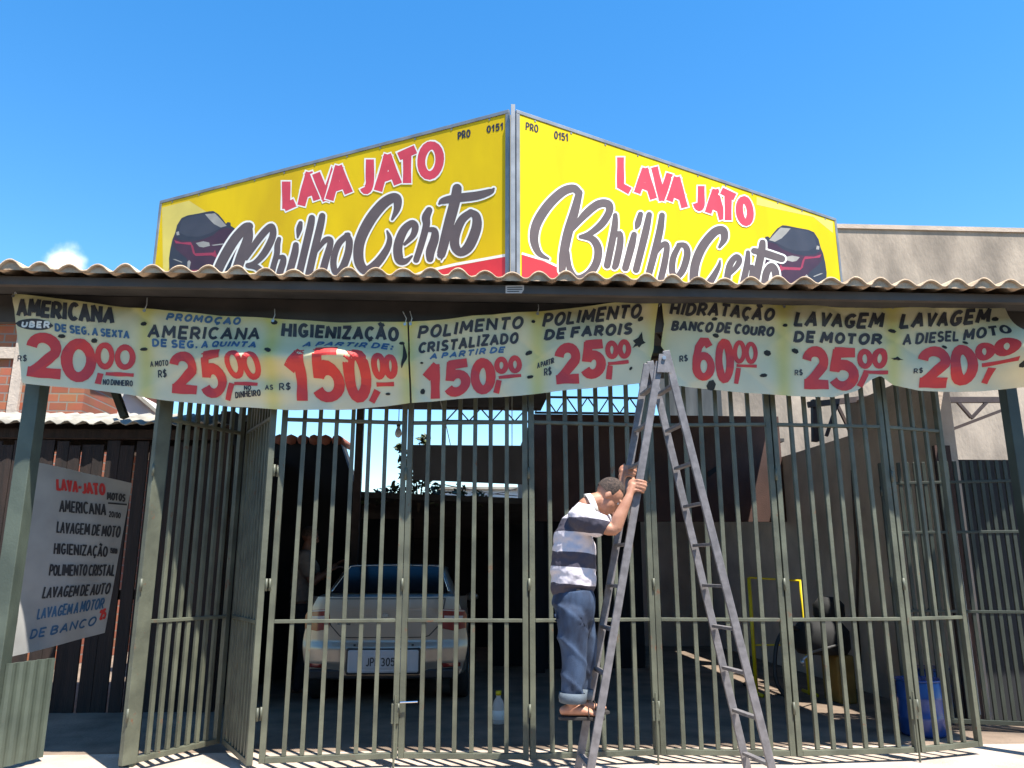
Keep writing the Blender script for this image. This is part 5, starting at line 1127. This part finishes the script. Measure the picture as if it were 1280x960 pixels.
for k in (-1, 1):
    for dy in (.85, 3.35):
        c = Vector((CX + k * .78, CYR + dy, .31)); rg = []
        for u, r in ((-.10, .22), (-.10, .29), (-.07, .31), (.07, .31), (.10, .29), (.10, .22)): rg.append([(c.x + u, c.y + r * cos(2 * pi * q / 28), c.z + r * sin(2 * pi * q / 28)) for q in range(28)])
        wheel = MB().loft(rg).build('wheel', 'rubber', car, smooth=True)
        rg = []
        for u, r in ((.104, .215), (.108, .19), (.09, .17), (.095, .04)): rg.append([(c.x + k * u, c.y + r * cos(2 * pi * q / 20), c.z + r * sin(2 * pi * q / 20)) for q in range(20)])
        MB().loft(rg).build('rim', 'steel', wheel, smooth=True)
    MB().ell((CX + k * .92, CYR + 2.55, 1.05), (.09, .06, .06)).build('wing_mirror', 'silver', car, smooth=True)
MB().tube([(CX, CYR + 1.4, 1.475), (CX, CYR + 1.25, 1.62)], .005, 6).build('antenna', 'black_pl', car)

# ================================================================ THINGS IN THE YARD
rk = thing('tube_rack', 'bright yellow tube frame standing in the inner yard right of the ladder', 'rack', PZ(970, 850, 0))
a, b_, c, d = PY(936, 722, 3.3), PY(1001, 726, 3.3), PY(1003, 830, 3.3), PY(939, 826, 3.3)
for p, q, m_ in (((a.x, a.z), (a.x, 0), 'post'), ((b_.x, b_.z), (b_.x, 0), 'post')): MB().tube([(p[0], 3.3, 0.003), (p[0], 3.3, p[1])], .022, 10).build(m_, 'yellow', rk, smooth=True)
MB().tube([(a.x, 3.3, a.z), (b_.x, 3.3, b_.z)], .012, 10).build('top_bar', 'yellow', rk, smooth=True)
MB().tube([(a.x, 3.3, .55), (b_.x, 3.3, .55)], .010, 10).build('lower_bar', 'yellow', rk, smooth=True)
for x in (a.x, b_.x): MB().tube([(x, 3.1, .02), (x, 3.5, .02)], .02, 10).build('foot_bar', 'yellow', rk, smooth=True)
# blue drums
def drum(label, c, r, h):
    t = thing('plastic_drum', label, 'drum', c, 'blue drums by the side wall')
    MB().lathe([(r * .93, .004), (r, .03), (r, h * .3), (r * 1.03, h * .33), (r, h * .36), (r, h * .64), (r * 1.03, h * .67), (r, h * .70), (r * .98, h * .97), (r * .9, h), (r * .86, h * .985), (r * .84, h * .5)], c, 32).build('barrel', 'blue_drum', t, smooth=True)
    mb = MB(); n = 24; mb.lathe([(r * .99, h * .965), (r * 1.04, h * .965), (r * 1.04, h * .995), (r * .99, h * .995)], c, 32); mb.build('rim', 'blue_drum', t, smooth=True)
    return t
c1 = PZ(1163, 928, 0); drum('blue plastic drum standing nearest behind the narrow gate leaf', Vector((3.98, 1.0, 0)), .19, .47)
drum('blue plastic drum standing against the grey side wall behind another drum', Vector((4.38, 1.55, 0)), .19, .5)
# black covered machine on a yellow crate
mc = thing('vacuum_cleaner', 'black workshop vacuum with hose on a yellow base near the side wall', 'vacuum cleaner', (4.0, 2.7, 0))
MB().box(3.98, 4.18, 2.6, 3.0, .0035, .50).build('base', 'yellow_crate', mc, bevel=.02)
MB().lathe([(.0, 0), (.26, .0), (.30, .06), (.30, .24), (.24, .32), (.16, .36), (.0, .37)], (3.92, 2.8, .505), 24).build('tank', 'rubber', mc, smooth=True)
MB().lathe([(0, 0), (.15, 0), (.17, .04), (.17, .16), (.10, .24), (0, .25)], (4.08, 2.9, .86), 20).build('motor_head', 'rubber', mc, smooth=True)
MB().tube(spline([(3.7, 2.75, .75), (3.5, 2.7, .78), (3.35, 2.65, .6), (3.3, 2.6, .25), (3.42, 2.55, .03)], 6), .022, 8).build('hose', 'black_pl', mc, smooth=True)
hk = PY(1003, 828, 2.0)
tag(MB().ell(hk, (.028, .028, .034)).tube([hk + Vector((0, 0, .02)), hk + Vector((.12, .05, .09)), Vector((4.0, 2.55, hk.z + .12))], .012, 8).build('spray_nozzle', 'steel', smooth=True), 'shiny spray nozzle pointing out between the gate bars right of the ladder', 'nozzle')
cn = thing('cleaning_bottle', 'small clear bottle with an orange cap behind the second gate leaf', 'bottle', PZ(623, 905, 0))
c = PZ(623, 905, 0); c.z = .003
MB().lathe([(0, 0), (.055, 0), (.058, .01), (.058, .15), (.045, .20), (.022, .23), (.022, .25)], c, 20).build('bottle', 'paper', cn, smooth=True)
MB().lathe([(0, .251), (.026, .251), (.026, .29), (0, .292)], c, 16).build('cap', 'yellow', cn, smooth=True)
MB().lathe([(.0585, .04), (.0595, .041), (.0595, .12), (.0585, .121)], c, 20).build('sticker', 'ink_white', cn, smooth=True)
hose = spline([tuple(PZ(x, y, .016)) for x, y in ((905, 846), (918, 842), (935, 848), (930, 856), (950, 858), (975, 868), (985, 866))], 6)
tag(MB().tube(hose, .010, 8).build('garden_hose', 'black_pl', smooth=True), 'thin black hose lying along the sunlit strip of floor', 'hose')
